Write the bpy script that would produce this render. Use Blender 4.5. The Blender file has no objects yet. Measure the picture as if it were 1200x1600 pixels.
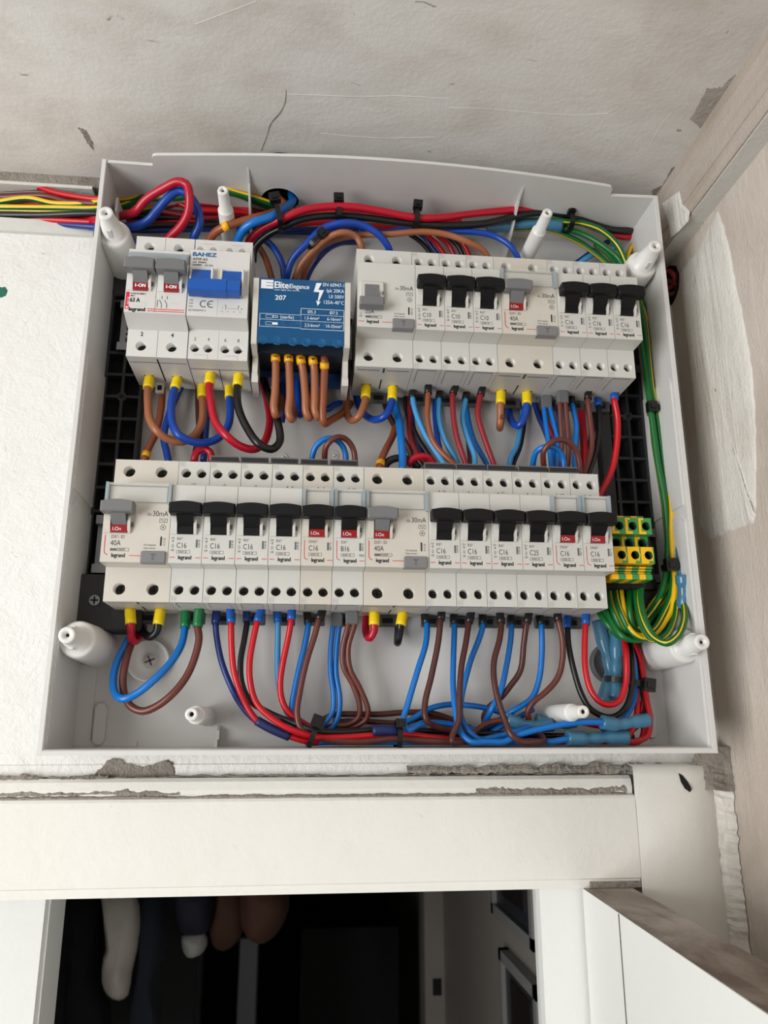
import bpy, bmesh, math, random
from mathutils import Vector, Matrix
random.seed(4)
C = bpy.context.scene.collection
SC = bpy.context.scene

# ---------------------------------------------------------------- camera, world, lights, exposure
# scene millimetres: x right, D distance out of the wall towards the viewer, z up (0 = middle of the lower row)
ZB = 2190.0
def W(x, D, z): return Vector((x, -D, z + ZB)) * 0.001
FPX, CX, CD, CZ = 1239.867, 107.453, 421.176, -107.512
_p, _y, _r = math.radians(15.442), math.radians(5.795), math.radians(-0.067)
FW = Vector((math.sin(_y)*math.cos(_p), math.cos(_y)*math.cos(_p), math.sin(_p)))
_rt = Vector((math.cos(_y), -math.sin(_y), 0)); _up = _rt.cross(FW)
RT = _rt*math.cos(_r) + _up*math.sin(_r); UP = _up*math.cos(_r) - _rt*math.sin(_r)
cam = bpy.data.cameras.new('camera'); camo = bpy.data.objects.new('camera', cam); C.objects.link(camo)
cam.sensor_fit = 'HORIZONTAL'; cam.sensor_width = 36.0; cam.lens = FPX/1200*36
cam.clip_start = 0.01; cam.clip_end = 60
camo.matrix_world = Matrix.Translation(W(CX, CD, CZ)) @ Matrix((RT, UP, -FW)).transposed().to_4x4()
cam.dof.use_dof = True; cam.dof.focus_distance = 0.45; cam.dof.aperture_fstop = 20
SC.camera = camo

wd = bpy.data.worlds.new('world'); SC.world = wd; wd.use_nodes = True
wd.node_tree.nodes['Background'].inputs[0].default_value = (1.0, 0.985, 0.96, 1)
wd.node_tree.nodes['Background'].inputs[1].default_value = 0.165

def area(name, loc, target, sx, sy, power, col):
    l = bpy.data.lights.new(name, 'AREA'); l.shape = 'RECTANGLE'; l.size = sx; l.size_y = sy
    l.energy = power; l.color = col
    o = bpy.data.objects.new(name, l); C.objects.link(o); o.location = loc
    o.rotation_euler = (target - loc).to_track_quat('-Z', 'Y').to_euler()
    return o
area('window_daylight', W(-1250, 1250, -420), W(120, -40, 60), 1.0, 1.2, 36, (1.0, 1.0, 0.985))
SC.view_settings.view_transform = 'Standard'; SC.view_settings.look = 'None'
SC.view_settings.exposure = 0.0; SC.view_settings.gamma = 1.0; SC.view_settings.use_curve_mapping = False

# pixel ray -> point on a given plane of the place
def ray(u, v): k = FW + RT*((u-600)/FPX) - UP*((v-800)/FPX); return k
def at(u, v, D): k = ray(u, v); t = (CD-D)/k.y; return (CX+k.x*t, D, CZ+k.z*t)
def onz(u, v, z): k = ray(u, v); t = (z-CZ)/k.z; return (CX+k.x*t, CD-k.y*t, z)

# ---------------------------------------------------------------- materials
def lin(c):
    return tuple(((x/255)/12.92 if x/255 <= .04045 else ((x/255+.055)/1.055)**2.4) for x in c) + (1,)
MATS = {}
def mat(name, col, rough=.5, metal=0, alpha=1, bump=0, bscale=800, var=0, trans=0, spec=.5, coat=0):
    m = bpy.data.materials.new(name); m.use_nodes = True; MATS[name] = m
    nt = m.node_tree; b = nt.nodes['Principled BSDF']
    b.inputs['Base Color'].default_value = lin(col); b.inputs['Roughness'].default_value = rough
    b.inputs['Metallic'].default_value = metal; b.inputs['Alpha'].default_value = alpha
    b.inputs['Specular IOR Level'].default_value = spec
    b.inputs['Transmission Weight'].default_value = trans
    tc = nt.nodes.new('ShaderNodeTexCoord')
    n = nt.nodes.new('ShaderNodeTexNoise'); n.inputs['Scale'].default_value = bscale
    n.inputs['Detail'].default_value = 4
    nt.links.new(tc.outputs['Object'], n.inputs['Vector'])
    if bump:
        bp = nt.nodes.new('ShaderNodeBump'); bp.inputs['Strength'].default_value = bump
        bp.inputs['Distance'].default_value = .0004
        nt.links.new(n.outputs['Fac'], bp.inputs['Height']); nt.links.new(bp.outputs['Normal'], b.inputs['Normal'])
    if var:
        n2 = nt.nodes.new('ShaderNodeTexNoise'); n2.inputs['Scale'].default_value = 90; n2.inputs['Detail'].default_value = 3
        nt.links.new(tc.outputs['Object'], n2.inputs['Vector'])
        mx = nt.nodes.new('ShaderNodeMix'); mx.data_type = 'RGBA'
        mx.inputs[6].default_value = lin(col); mx.inputs[7].default_value = lin([c*(1-var) for c in col])
        nt.links.new(n2.outputs['Fac'], mx.inputs[0]); nt.links.new(mx.outputs[2], b.inputs['Base Color'])
    return m
mat('module_white', (206, 205, 200), .42, var=.04, bump=.05)
mat('module_cream', (206, 201, 191), .42, var=.05, bump=.05)
mat('module_bright', (214, 213, 210), .4, var=.04, bump=.05)
mat('ink', (32, 32, 34), .6); mat('grey_ink', (96, 96, 98), .6); mat('red_ink', (206, 32, 52), .5); mat('white_ink', (232, 236, 238), .5)
mat('blue_ink', (22, 92, 150), .5); mat('pencil', (92, 92, 94), .7)
mat('emboss', (172, 171, 168), .5)
mat('void', (6, 6, 7), .8); mat('seam', (60, 60, 60), .7)
mat('black_handle', (17, 17, 19), .5, bump=.1, bscale=2500, spec=.25)
mat('grey_handle', (112, 113, 115), .42, bump=.08)
mat('test_grey', (122, 122, 124), .45)
mat('blue_handle', (14, 84, 172), .38, bump=.05)
mat('window_red', (146, 8, 18), .3)
mat('screw_metal', (58, 56, 52), .4, 1); mat('zinc', (158, 160, 164), .38, .9, bump=.12, var=.12)
mat('brass', (150, 122, 60), .35, 1)
mat('clear_plastic', (226, 228, 226), .12, alpha=.22, spec=.6); mat('clear_edge', (176, 190, 198), .12, alpha=.5, spec=.7)
mat('clip_grey', (74, 76, 78), .45); mat('comb_grey', (96, 97, 98), .5); mat('comb_black', (30, 31, 33), .5)
mat('black_frame', (36, 37, 39), .55, bump=.1, var=.1); mat('black_plate', (48, 49, 51), .6, bump=.15, var=.15)
mat('enclosure', (212, 211, 209), .38, var=.03, bump=.04, bscale=300)
mat('post_white', (222, 221, 218), .35)
mat('tie_black', (14, 14, 15), .35)
mat('ferrule_yellow', (238, 206, 10), .35); mat('ferrule_blue', (14, 86, 168), .35); mat('ferrule_navy', (14, 48, 110), .35)
mat('ferrule_black', (18, 18, 19), .35); mat('ferrule_green', (20, 112, 62), .35); mat('ferrule_grey', (98, 100, 103), .4)
mat('sleeve_yellow', (244, 178, 12), .4)
mat('blue', (4, 108, 192), .34, bump=.05); mat('royal', (10, 64, 160), .34, bump=.05); mat('navy', (16, 46, 118), .36)
mat('paleblue', (66, 148, 205), .36); mat('red', (190, 4, 24), .34); mat('crimson', (176, 6, 38), .34, bump=.06)
mat('maroon', (138, 26, 38), .35); mat('brown', (98, 48, 40), .36); mat('darkbrown', (74, 34, 30), .38)
mat('tan', (156, 96, 64), .36, bump=.05); mat('rust', (142, 76, 44), .36); mat('black', (16, 16, 17), .34)
mat('green', (10, 98, 40), .34); mat('yellow', (240, 190, 14), .34); mat('lime', (134, 152, 70), .36)
mat('tape_navy', (26, 40, 92), .4); mat('copper', (170, 100, 60), .35, 1)
mat('shrink_blue', (66, 122, 154), .2, alpha=.84, spec=.6)
mat('block_blue', (16, 70, 120), .4); mat('cover_blue', (20, 98, 156), .08, alpha=.5, spec=.6); mat('block_dark', (8, 20, 36), .5)
mat('block_cream', (206, 202, 194), .45); mat('teal_ring', (70, 140, 190), .3, .5)
mat('terminal_green', (62, 150, 78), .42); mat('terminal_yellow', (244, 192, 22), .42); mat('terminal_dark', (20, 70, 40), .5); mat('terminal_orange', (196, 120, 20), .5)

def plaster(name, base, dirt, dirt_amt=.5, bump=.35, scale=1, stretch=(1, 1, 1), brush=.4, crack=0, lo=.5, hi=.72, speck=0):
    m = bpy.data.materials.new(name); m.use_nodes = True; MATS[name] = m
    nt = m.node_tree; b = nt.nodes['Principled BSDF']; L = nt.links.new
    b.inputs['Roughness'].default_value = .55; b.inputs['Specular IOR Level'].default_value = .35
    tc = nt.nodes.new('ShaderNodeTexCoord')
    mp = nt.nodes.new('ShaderNodeMapping'); mp.inputs['Scale'].default_value = stretch; L(tc.outputs['Object'], mp.inputs['Vector'])
    def noise(sc, det, src=tc.outputs['Object'], dist=0, rough=.6):
        n = nt.nodes.new('ShaderNodeTexNoise'); n.inputs['Scale'].default_value = sc; n.inputs['Detail'].default_value = det
        n.inputs['Distortion'].default_value = dist; n.inputs['Roughness'].default_value = rough
        L(src, n.inputs['Vector']); return n.outputs['Fac']
    def ramp(src, a, c):
        r = nt.nodes.new('ShaderNodeMapRange'); r.inputs[1].default_value = a; r.inputs[2].default_value = c
        L(src, r.inputs[0]); return r.outputs[0]
    def math_(op, a, c):
        n = nt.nodes.new('ShaderNodeMath'); n.operation = op
        for i, q in enumerate((a, c)):
            if isinstance(q, (int, float)): n.inputs[i].default_value = q
            else: L(q, n.inputs[i])
        return n.outputs[0]
    big = ramp(noise(9*scale, 6, dist=.6), lo, hi)
    streak = ramp(noise(60*scale, 5, mp.outputs[0], .3), .45, .75)
    f = math_('MULTIPLY', math_('ADD', math_('MULTIPLY', big, .8), math_('MULTIPLY', streak, brush)), dirt_amt)
    mx = nt.nodes.new('ShaderNodeMix'); mx.data_type = 'RGBA'; L(f, mx.inputs[0])
    mx.inputs[6].default_value = lin(base); mx.inputs[7].default_value = lin(dirt)
    out = mx.outputs[2]
    if speck:
        s = ramp(noise(170*scale, 3, mp.outputs[0], 1.2), .70, .74)
        m3 = nt.nodes.new('ShaderNodeMix'); m3.data_type = 'RGBA'; L(math_('MULTIPLY', s, speck), m3.inputs[0])
        L(out, m3.inputs[6]); m3.inputs[7].default_value = lin([c*.45 for c in dirt]); out = m3.outputs[2]
    if crack:
        vo = nt.nodes.new('ShaderNodeTexVoronoi'); vo.feature = 'DISTANCE_TO_EDGE'; vo.inputs['Scale'].default_value = 5*scale
        wv = nt.nodes.new('ShaderNodeMixRGB') if False else None
        nz = nt.nodes.new('ShaderNodeTexNoise'); nz.inputs['Scale'].default_value = 30; L(tc.outputs['Object'], nz.inputs['Vector'])
        va = nt.nodes.new('ShaderNodeVectorMath'); va.operation = 'SCALE'; va.inputs['Scale'].default_value = .05; L(nz.outputs['Color'], va.inputs[0])
        vb = nt.nodes.new('ShaderNodeVectorMath'); L(tc.outputs['Object'], vb.inputs[0]); L(va.outputs[0], vb.inputs[1]); L(vb.outputs[0], vo.inputs['Vector'])
        cr = math_('MULTIPLY', math_('SUBTRACT', 1.0, ramp(vo.outputs['Distance'], 0, .012)), ramp(noise(6, 2), .52, .6))
        m4 = nt.nodes.new('ShaderNodeMix'); m4.data_type = 'RGBA'; L(math_('MULTIPLY', cr, crack), m4.inputs[0])
        L(out, m4.inputs[6]); m4.inputs[7].default_value = lin([c*.6 for c in dirt]); out = m4.outputs[2]
    L(out, b.inputs['Base Color'])
    h = math_('ADD', math_('ADD', noise(420*scale, 4), math_('MULTIPLY', noise(70*scale, 5, mp.outputs[0], .8), 2.2)), math_('MULTIPLY', noise(25*scale, 3), 1.5))
    bp = nt.nodes.new('ShaderNodeBump'); bp.inputs['Strength'].default_value = bump; bp.inputs['Distance'].default_value = .0016
    L(h, bp.inputs['Height']); L(bp.outputs['Normal'], b.inputs['Normal'])
    return m
plaster('ceiling_plaster', (224, 222, 218), (172, 157, 146), .66, .14, scale=.7, stretch=(.45, .8, 1), brush=.5, lo=.46, hi=.78, speck=.6)
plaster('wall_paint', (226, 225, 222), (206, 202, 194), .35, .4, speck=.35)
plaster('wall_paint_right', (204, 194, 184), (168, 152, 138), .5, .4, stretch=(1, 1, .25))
plaster('fresh_plaster', (222, 219, 213), (186, 178, 168), .5, .55, stretch=(1, 1.3, .12), brush=.6, speck=.5)
plaster('lintel_paint', (226, 224, 218), (206, 203, 194), .25, .16, scale=.6, speck=.12)
plaster('raw_mortar', (160, 152, 143), (112, 104, 96), .8, 1.0, scale=2, speck=.5)
plaster('old_trunking', (186, 175, 165), (156, 140, 124), .7, .5, stretch=(1.4, .12, 1.4), brush=.9, speck=.2)
plaster('cement_patch', (178, 172, 164), (150, 143, 135), .6, .5, scale=1.5, speck=.7)
plaster('trunking_paint', (208, 207, 202), (186, 180, 172), .4, .2)
plaster('door_paint', (226, 227, 224), (214, 212, 206), .25, .12, scale=.5)
plaster('door_top', (176, 166, 156), (104, 88, 76), .95, .6, stretch=(1, .25, 1), brush=.9, lo=.42, hi=.62, speck=.5)
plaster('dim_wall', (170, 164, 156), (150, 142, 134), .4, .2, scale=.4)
plaster('cloth_white', (206, 200, 192), (170, 162, 152), .5, .3)
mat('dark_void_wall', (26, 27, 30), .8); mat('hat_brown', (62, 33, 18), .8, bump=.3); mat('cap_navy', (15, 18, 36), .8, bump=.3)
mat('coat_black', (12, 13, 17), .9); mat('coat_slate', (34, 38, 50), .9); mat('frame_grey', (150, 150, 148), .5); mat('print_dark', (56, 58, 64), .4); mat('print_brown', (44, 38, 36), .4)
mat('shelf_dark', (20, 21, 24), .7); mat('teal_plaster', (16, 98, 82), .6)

# ---------------------------------------------------------------- mesh builder (all in millimetres)
def emp(name, loc, label=None, cat=None, group=None, parent=None):
    o = bpy.data.objects.new(name, None); C.objects.link(o); o.location = loc; o.empty_display_size = .01
    if parent: o.parent = parent
    tag(o, label, cat, group); return o
def tag(o, label=None, cat=None, group=None, kind=None):
    if label: o['label'] = label
    if cat: o['category'] = cat
    if group: o['group'] = group
    if kind: o['kind'] = kind
    return o
TXT = {}
def text_geo(s):
    if s not in TXT:
        cu = bpy.data.curves.new('t', 'FONT'); cu.body = s; cu.size = 1.0; cu.resolution_u = 3
        o = bpy.data.objects.new('t', cu); C.objects.link(o)
        dg = bpy.context.evaluated_depsgraph_get(); me = bpy.data.meshes.new_from_object(o.evaluated_get(dg))
        vs = [(v.co.x, v.co.y) for v in me.vertices]; fs = [tuple(p.vertices) for p in me.polygons]
        bpy.data.objects.remove(o); bpy.data.curves.remove(cu); bpy.data.meshes.remove(me)
        if vs: x0 = min(v[0] for v in vs); x1 = max(v[0] for v in vs)
        else: x0 = x1 = 0
        TXT[s] = ([(a-x0, b) for a, b in vs], fs, x1-x0)
    return TXT[s]
class MB:
    def __init__(s): s.v = []; s.f = []; s.m = []; s.sm = []
    def add(s, vs, fs, m=0, smooth=False):
        n = len(s.v); s.v += [tuple(v) for v in vs]
        for f in fs: s.f.append([i+n for i in f]); s.m.append(m); s.sm.append(smooth)
        return s
    def box(s, x0, x1, d0, d1, z0, z1, m=0, ch=0):
        if ch:
            return s.prism([(x0+ch, z0), (x1-ch, z0), (x1, z0+ch), (x1, z1-ch), (x1-ch, z1), (x0+ch, z1), (x0, z1-ch), (x0, z0+ch)], d0, d1, m, ch)
        v = [(x, d, z) for x in (x0, x1) for d in (d0, d1) for z in (z0, z1)]
        return s.add(v, [(0, 1, 3, 2), (4, 6, 7, 5), (0, 4, 5, 1), (2, 3, 7, 6), (0, 2, 6, 4), (1, 5, 7, 3)], m)
    def prism(s, poly, d0, d1, m=0, ch=0, smooth=False):
        """poly in (x,z), extruded over d; ch bevels the front edge"""
        n = len(poly); cx = sum(p[0] for p in poly)/n; cz = sum(p[1] for p in poly)/n
        w = max(1e-6, max(abs(p[0]-cx) for p in poly)); h = max(1e-6, max(abs(p[1]-cz) for p in poly))
        rings = [(d0, poly)]
        if ch:
            rings += [(d1-ch, poly), (d1, [(cx+(p[0]-cx)*(1-ch/w), cz+(p[1]-cz)*(1-ch/h)) for p in poly])]
        else: rings += [(d1, poly)]
        v = []; f = []
        for d, pl in rings: v += [(p[0], d, p[1]) for p in pl]
        for k in range(len(rings)-1):
            for i in range(n): f.append((k*n+i, k*n+(i+1) % n, (k+1)*n+(i+1) % n, (k+1)*n+i))
        s.add(v, f, m, smooth)
        s.add([(p[0], rings[0][0], p[1]) for p in rings[0][1]], [tuple(range(n))], m)
        s.add([(p[0], rings[-1][0], p[1]) for p in rings[-1][1]], [tuple(range(n))], m)
        return s
    def xprism(s, prof, x0, x1, m=0):
        """profile in (d,z) extruded along x"""
        n = len(prof); v = [(x0, a, b) for a, b in prof] + [(x1, a, b) for a, b in prof]
        return s.add(v, [(i, (i+1) % n, n+(i+1) % n, n+i) for i in range(n)] + [tuple(range(n)), tuple(range(n, 2*n))], m)
    def cyl(s, c, r0, r1, axis, length, n=20, m=0, caps=(1, 1)):
        """axis unit tuple in (x,d,z) space"""
        a = Vector(axis).normalized(); t = Vector((0, 0, 1)) if abs(a.z) < .9 else Vector((1, 0, 0))
        u = a.cross(t).normalized(); w = a.cross(u); c = Vector(c); v = []
        for r, k in ((r0, 0), (r1, length)):
            for i in range(n): th = 2*math.pi*i/n; v.append(c+a*k+u*(r*math.cos(th))+w*(r*math.sin(th)))
        s.add(v, [(i, (i+1) % n, n+(i+1) % n, n+i) for i in range(n)], m, True)
        if caps[0]: s.add(v[:n], [tuple(range(n))], m)
        if caps[1]: s.add(v[n:], [tuple(range(n))], m)
        return s
    def lathe(s, c, prof, axis, n=28, m=0):
        a = Vector(axis).normalized(); t = Vector((0, 0, 1)) if abs(a.z) < .9 else Vector((1, 0, 0))
        u = a.cross(t).normalized(); w = a.cross(u); c = Vector(c); v = []; f = []
        for k, r in prof:
            for i in range(n): th = 2*math.pi*i/n; v.append(c+a*k+u*(r*math.cos(th))+w*(r*math.sin(th)))
        for j in range(len(prof)-1):
            b = j*n
            for i in range(n): f.append((b+i, b+(i+1) % n, b+n+(i+1) % n, b+n+i))
        return s.add(v, f, m, True)
    def plate(s, x0, x1, z0, z1, D, holes, m=0, mi=0, depth=7, axis='d', n=24, sq=False):
        """rectangle with recessed holes [(x,z,r)...]; axis 'd' faces viewer at depth D, axis 'z' is an underside (second coordinate = d) at height D"""
        def P(a, b, k): return (a, D-k, b) if axis == 'd' else (a, b, D+k)
        hs = sorted(holes); cuts = [x0] + [(hs[i][0]+hs[i+1][0])/2 for i in range(len(hs)-1)] + [x1]
        if not hs: return s.add([P(x0, z0, 0), P(x1, z0, 0), P(x1, z1, 0), P(x0, z1, 0)], [(0, 1, 2, 3)], m)
        for i, h in enumerate(hs):
            cx, cz = h[0], h[1]; rx, rz = (h[2], h[2]) if len(h) < 4 else (h[2], h[3]); a0, a1 = cuts[i], cuts[i+1]
            k = n//4; per = []
            for j in range(k): per.append((a0+(a1-a0)*j/k, z0))
            for j in range(k): per.append((a1, z0+(z1-z0)*j/k))
            for j in range(k): per.append((a1-(a1-a0)*j/k, z1))
            for j in range(k): per.append((a0, z1-(z1-z0)*j/k))
            inn = []
            for j, (px, pz) in enumerate(per):
                if sq:
                    t = (j % k)/k; q = j//k
                    inn.append([(cx-rx+2*rx*t, cz-rz), (cx+rx, cz-rz+2*rz*t), (cx+rx-2*rx*t, cz+rz), (cx-rx, cz+rz-2*rz*t)][q])
                else:
                    th = -3*math.pi/4 + 2*math.pi*j/(4*k); inn.append((cx+rx*math.cos(th), cz+rz*math.sin(th)))
            N = len(per)
            s.add([P(a, b, 0) for a, b in per]+[P(a, b, 0) for a, b in inn], [(j, (j+1) % N, N+(j+1) % N, N+j) for j in range(N)], m)
            s.add([P(a, b, 0) for a, b in inn]+[P(a, b, depth) for a, b in inn], [(j, (j+1) % N, N+(j+1) % N, N+j) for j in range(N)], mi, not sq)
            s.add([P(a, b, depth) for a, b in inn], [tuple(range(N))], 3)
        return s
    def text(s, t, x, z, h, D, m=1, sx=.8, al='l', bold=0, rot=0):
        vs, fs, w = text_geo(t)
        if not vs: return s
        k = h/.69
        off = {'l': 0, 'c': -w/2, 'r': -w}[al]; cr, sr = math.cos(rot), math.sin(rot)
        for j, (bx, bz) in enumerate([(0, 0)] if not bold else [(-bold, 0), (bold, 0), (0, bold*.7), (0, -bold*.7)]):
            out = []
            for a, b in vs:
                p, q = (a+off)*k*sx+bx, (b-.34)*k+bz
                out.append((x+p*cr-q*sr, D+.06+.006*j, z+p*sr+q*cr))
            s.add(out, fs, m)
        return s
    def rect(s, x0, x1, z0, z1, D, m=1): return s.add([(x0, D, z0), (x1, D, z0), (x1, D, z1), (x0, D, z1)], [(0, 1, 2, 3)], m)
    def outline(s, x0, x1, z0, z1, D, t=.15, m=1):
        s.rect(x0, x1, z0, z0+t, D+.06, m); s.rect(x0, x1, z1-t, z1, D+.06, m); s.rect(x0, x0+t, z0, z1, D+.06, m); return s.rect(x1-t, x1, z0, z1, D+.06, m)
    def line(s, x0, z0, x1, z1, D, t=.2, m=1):
        dx, dz = x1-x0, z1-z0; l = math.hypot(dx, dz) or 1; nx, nz = -dz/l*t/2, dx/l*t/2
        return s.add([(x0+nx, D+.07, z0+nz), (x1+nx, D+.07, z1+nz), (x1-nx, D+.07, z1-nz), (x0-nx, D+.07, z0-nz)], [(0, 1, 2, 3)], m)
    def poly(s, pts, D, t=.2, m=1):
        for a, b in zip(pts, pts[1:]): s.line(a[0], a[1], b[0], b[1], D, t, m)
        return s
    def mesh(s, name, mats):
        me = bpy.data.meshes.new(name)
        me.from_pydata([(x*.001, -d*.001, z*.001) for x, d, z in s.v], [], s.f)
        for m in mats: me.materials.append(MATS[m])
        me.polygons.foreach_set('material_index', s.m); me.polygons.foreach_set('use_smooth', s.sm)
        bm = bmesh.new(); bm.from_mesh(me); bmesh.ops.remove_doubles(bm, verts=bm.verts, dist=2e-6)
        bmesh.ops.recalc_face_normals(bm, faces=bm.faces); bm.to_mesh(me); bm.free(); return me
    def build(s, name, mats, parent=None, loc=None):
        if isinstance(mats, str): mats = [mats]
        o = bpy.data.objects.new(name, s.mesh(name, mats)); C.objects.link(o)
        if parent: o.parent = parent
        if loc is not None: o.location = loc
        return o
OZ = Vector((0, 0, ZB*.001))       # world origin for meshes given in scene millimetres
def struct(name, mb, mats): return tag(mb.build(name, mats, loc=OZ), kind='structure')

def spline(pts, step=2.0):
    """centripetal-ish Catmull-Rom through points"""
    P = [Vector(p) for p in pts]; P = [P[0]*2-P[1]] + P + [P[-1]*2-P[-2]]; out = []
    for i in range(1, len(P)-2):
        p0, p1, p2, p3 = P[i-1:i+3]; n = max(2, int((p2-p1).length/step))
        t0 = 0.; t1 = t0+max(1e-3, (p1-p0).length)**.5; t2 = t1+max(1e-3, (p2-p1).length)**.5; t3 = t2+max(1e-3, (p3-p2).length)**.5
        for k in range(n):
            t = t1+(t2-t1)*k/n
            a1 = p0*((t1-t)/(t1-t0))+p1*((t-t0)/(t1-t0)); a2 = p1*((t2-t)/(t2-t1))+p2*((t-t1)/(t2-t1)); a3 = p2*((t3-t)/(t3-t2))+p3*((t-t2)/(t3-t2))
            b1 = a1*((t2-t)/(t2-t0))+a2*((t-t0)/(t2-t0)); b2 = a2*((t3-t)/(t3-t1))+a3*((t-t1)/(t3-t1))
            out.append(b1*((t2-t)/(t2-t1))+b2*((t-t1)/(t2-t1)))
    out.append(P[-2]); return out
def tube_mb(path, r, mb=None, stripe=0, twist=0, n=16, m=0, sc=.75):
    """path list of Vector (x,d,z) mm; r float or list; stripe marks the angular share of material 1"""
    mb = mb or MB(); v = []; N = len(path); prev = None
    for i, p in enumerate(path):
        t = (path[min(i+1, N-1)]-path[max(i-1, 0)])
        t = t.normalized() if t.length > 1e-9 else Vector((0, 0, 1))
        if prev is None: u = t.cross(Vector((0, 1, 0)));  u = u.normalized() if u.length > .05 else t.cross(Vector((1, 0, 0))).normalized()
        else: u = (prev-t*prev.dot(t)); u = u.normalized() if u.length > 1e-6 else prev
        prev = u; w = t.cross(u); rr = r[i] if isinstance(r, list) else r
        for k in range(n):
            th = 2*math.pi*k/n + twist*i/max(1, N-1); v.append(p+u*(rr*math.cos(th))+w*(rr*math.sin(th)))
    fs = [[], []]
    for i in range(N-1):
        for k in range(n):
            q = 1 if (stripe and abs(((k+.5)/n-sc+.5) % 1-.5) < stripe/2) else 0
            fs[q].append((i*n+k, i*n+(k+1) % n, (i+1)*n+(k+1) % n, (i+1)*n+k))
    base = len(mb.v); mb.v += [tuple(x) for x in v]
    for q in (0, 1):
        for f in fs[q]: mb.f.append([j+base for j in f]); mb.m.append(m+q); mb.sm.append(True)
    for f in (list(range(n)), list(range((N-1)*n, N*n))): mb.f.append([j+base for j in f]); mb.m.append(m); mb.sm.append(False)
    return mb

# ---------------------------------------------------------------- the setting
DW = -70.0; XR = 367.0; ZC = 265.0
def wobble_grid(mb, P0, U, V, nu, nv, nrm, amp, m=0, seed=0, keep=None):
    """grid sheet with gentle waviness along nrm"""
    rnd = random.Random(seed); ph = [rnd.uniform(0, 6.28) for _ in range(8)]
    P0, U, V, nrm = map(Vector, (P0, U, V, nrm)); v = []; f = []
    for i in range(nu+1):
        for j in range(nv+1):
            p = P0+U*(i/nu)+V*(j/nv)
            edge = min(i, nu-i, j, nv-j) == 0
            a = 0 if edge else amp*(math.sin(p.x*.03+ph[0])*math.sin(p.z*.037+p.y*.02+ph[1])+.5*math.sin(p.x*.09+p.y*.07+ph[2])*math.sin(p.z*.11+ph[3]))
            v.append(p+nrm*a)
    for i in range(nu):
        for j in range(nv): f.append((i*(nv+1)+j, (i+1)*(nv+1)+j, (i+1)*(nv+1)+j+1, i*(nv+1)+j+1))
    return mb.add(v, f, m, True)
# back wall: around the cable chase (top left) and above the door opening
mb = MB()
def wslab(x0, x1, z0, z1, D1=DW, D0=-175): mb.box(x0, x1, D0, D1, z0, z1)
wslab(-1600, XR+140, 228, ZC+60, DW-32)                    # recessed top band seen in the chase
wslab(-1600, XR+140, -126, 228)
wslab(-1600, -330, -2190, -126)
mb.box(-330, -52, -175, -69, -195, -126)
wslab(305, XR+140, -2190, -126)
mb.box(-52, 305, -175, -69, -195, -126)
struct('wall_back', mb, ['wall_paint'])
mb = MB(); mb.box(-1600, XR, DW-32, DW+2, 257, ZC); struct('trim_1', mb, ['raw_mortar'])          # rough cement band under the ceiling
mb = MB(); mb.box(-1600, -46, DW-31, DW+3, 254.6, 257); mb.box(-1600, -42, DW, DW+3.2, 218, 228); struct('trim_2', mb, ['trunking_paint'])
# ceiling
mb = MB(); wobble_grid(mb, (-1600, DW-34, ZC), (XR+1620, 0, 0), (0, 2400, 0), 120, 90, (0, 0, 1), .0, seed=3)
mb.box(-1600, XR+140, -175, 2400, ZC+.5, ZC+60)
struct('ceiling', mb, ['ceiling_plaster'])
# right wall with the fresh plaster patch
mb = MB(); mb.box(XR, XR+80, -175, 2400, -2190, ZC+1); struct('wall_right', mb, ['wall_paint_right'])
def onx(u, v, x): k = ray(u, v); t = (x-CX)/k.x; return (x, CD-k.y*t, CZ+k.z*t)
mb = MB(); edge = [(1062, 425), (1090, 392), (1121, 330), (1128, 345), (1142, 400), (1152, 455), (1166, 520), (1177, 590), (1181, 660), (1182, 730), (1181, 800), (1177, 818), (1150, 826), (1125, 836), (1108, 843), (1096, 825), (1092, 760), (1089, 700), (1083, 620), (1075, 540), (1066, 470)]
pts = [onx(u, v, XR) for u, v in edge]; pts2 = []
for a, b in zip(pts, pts[1:]+pts[:1]):
    for k in range(5):
        t = k/5; pts2.append((a[1]+(b[1]-a[1])*t+random.uniform(-.7, .7), a[2]+(b[2]-a[2])*t+random.uniform(-1.3, 1.3)))
c = (sum(p[0] for p in pts2)/len(pts2), sum(p[1] for p in pts2)/len(pts2)); n = len(pts2); v = []
rings = [(1, 0), (.97, 1.1), (.85, 1.7), (.5, 2.2), (.01, 2.4)]
for s_, h in rings:
    for p in pts2: v.append((XR-h, c[0]+(p[0]-c[0])*s_, c[1]+(p[1]-c[1])*s_))
f = [(k*n+i, k*n+(i+1) % n, (k+1)*n+(i+1) % n, (k+1)*n+i) for k in range(len(rings)-1) for i in range(n)]
mb.add(v, f, 0, True); struct('trim_3', mb, ['fresh_plaster'])
# painted trunking running along the ceiling corner towards the viewer
mb = MB(); prof = [(352.6, ZC), (352.6, 226), (353.6, 221), (XR, 221), (XR, ZC)]
v = []; ds = [-69, -30, 0, 40, 120, 300, 900, 2300]
for d_ in ds: v += [(p[0], d_, p[1]) for p in prof]
n = len(prof); mb.add(v, [(k*n+i, k*n+(i+1) % n, (k+1)*n+(i+1) % n, (k+1)*n+i) for k in range(len(ds)-1) for i in range(n)])
mb.add(v[:n], [tuple(range(n))]); mb.box(352.2, 352.7, -69, 2300, 231, 232, 1); mb.box(355, XR, -69, 2300, 220.2, 221.2, 2)
t = tag(mb.build('cable_trunking', ['old_trunking', 'old_trunking', 'trunking_paint'], loc=OZ), 'old painted wooden trunking running along the corner of the ceiling and right wall', 'trunking')
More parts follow.
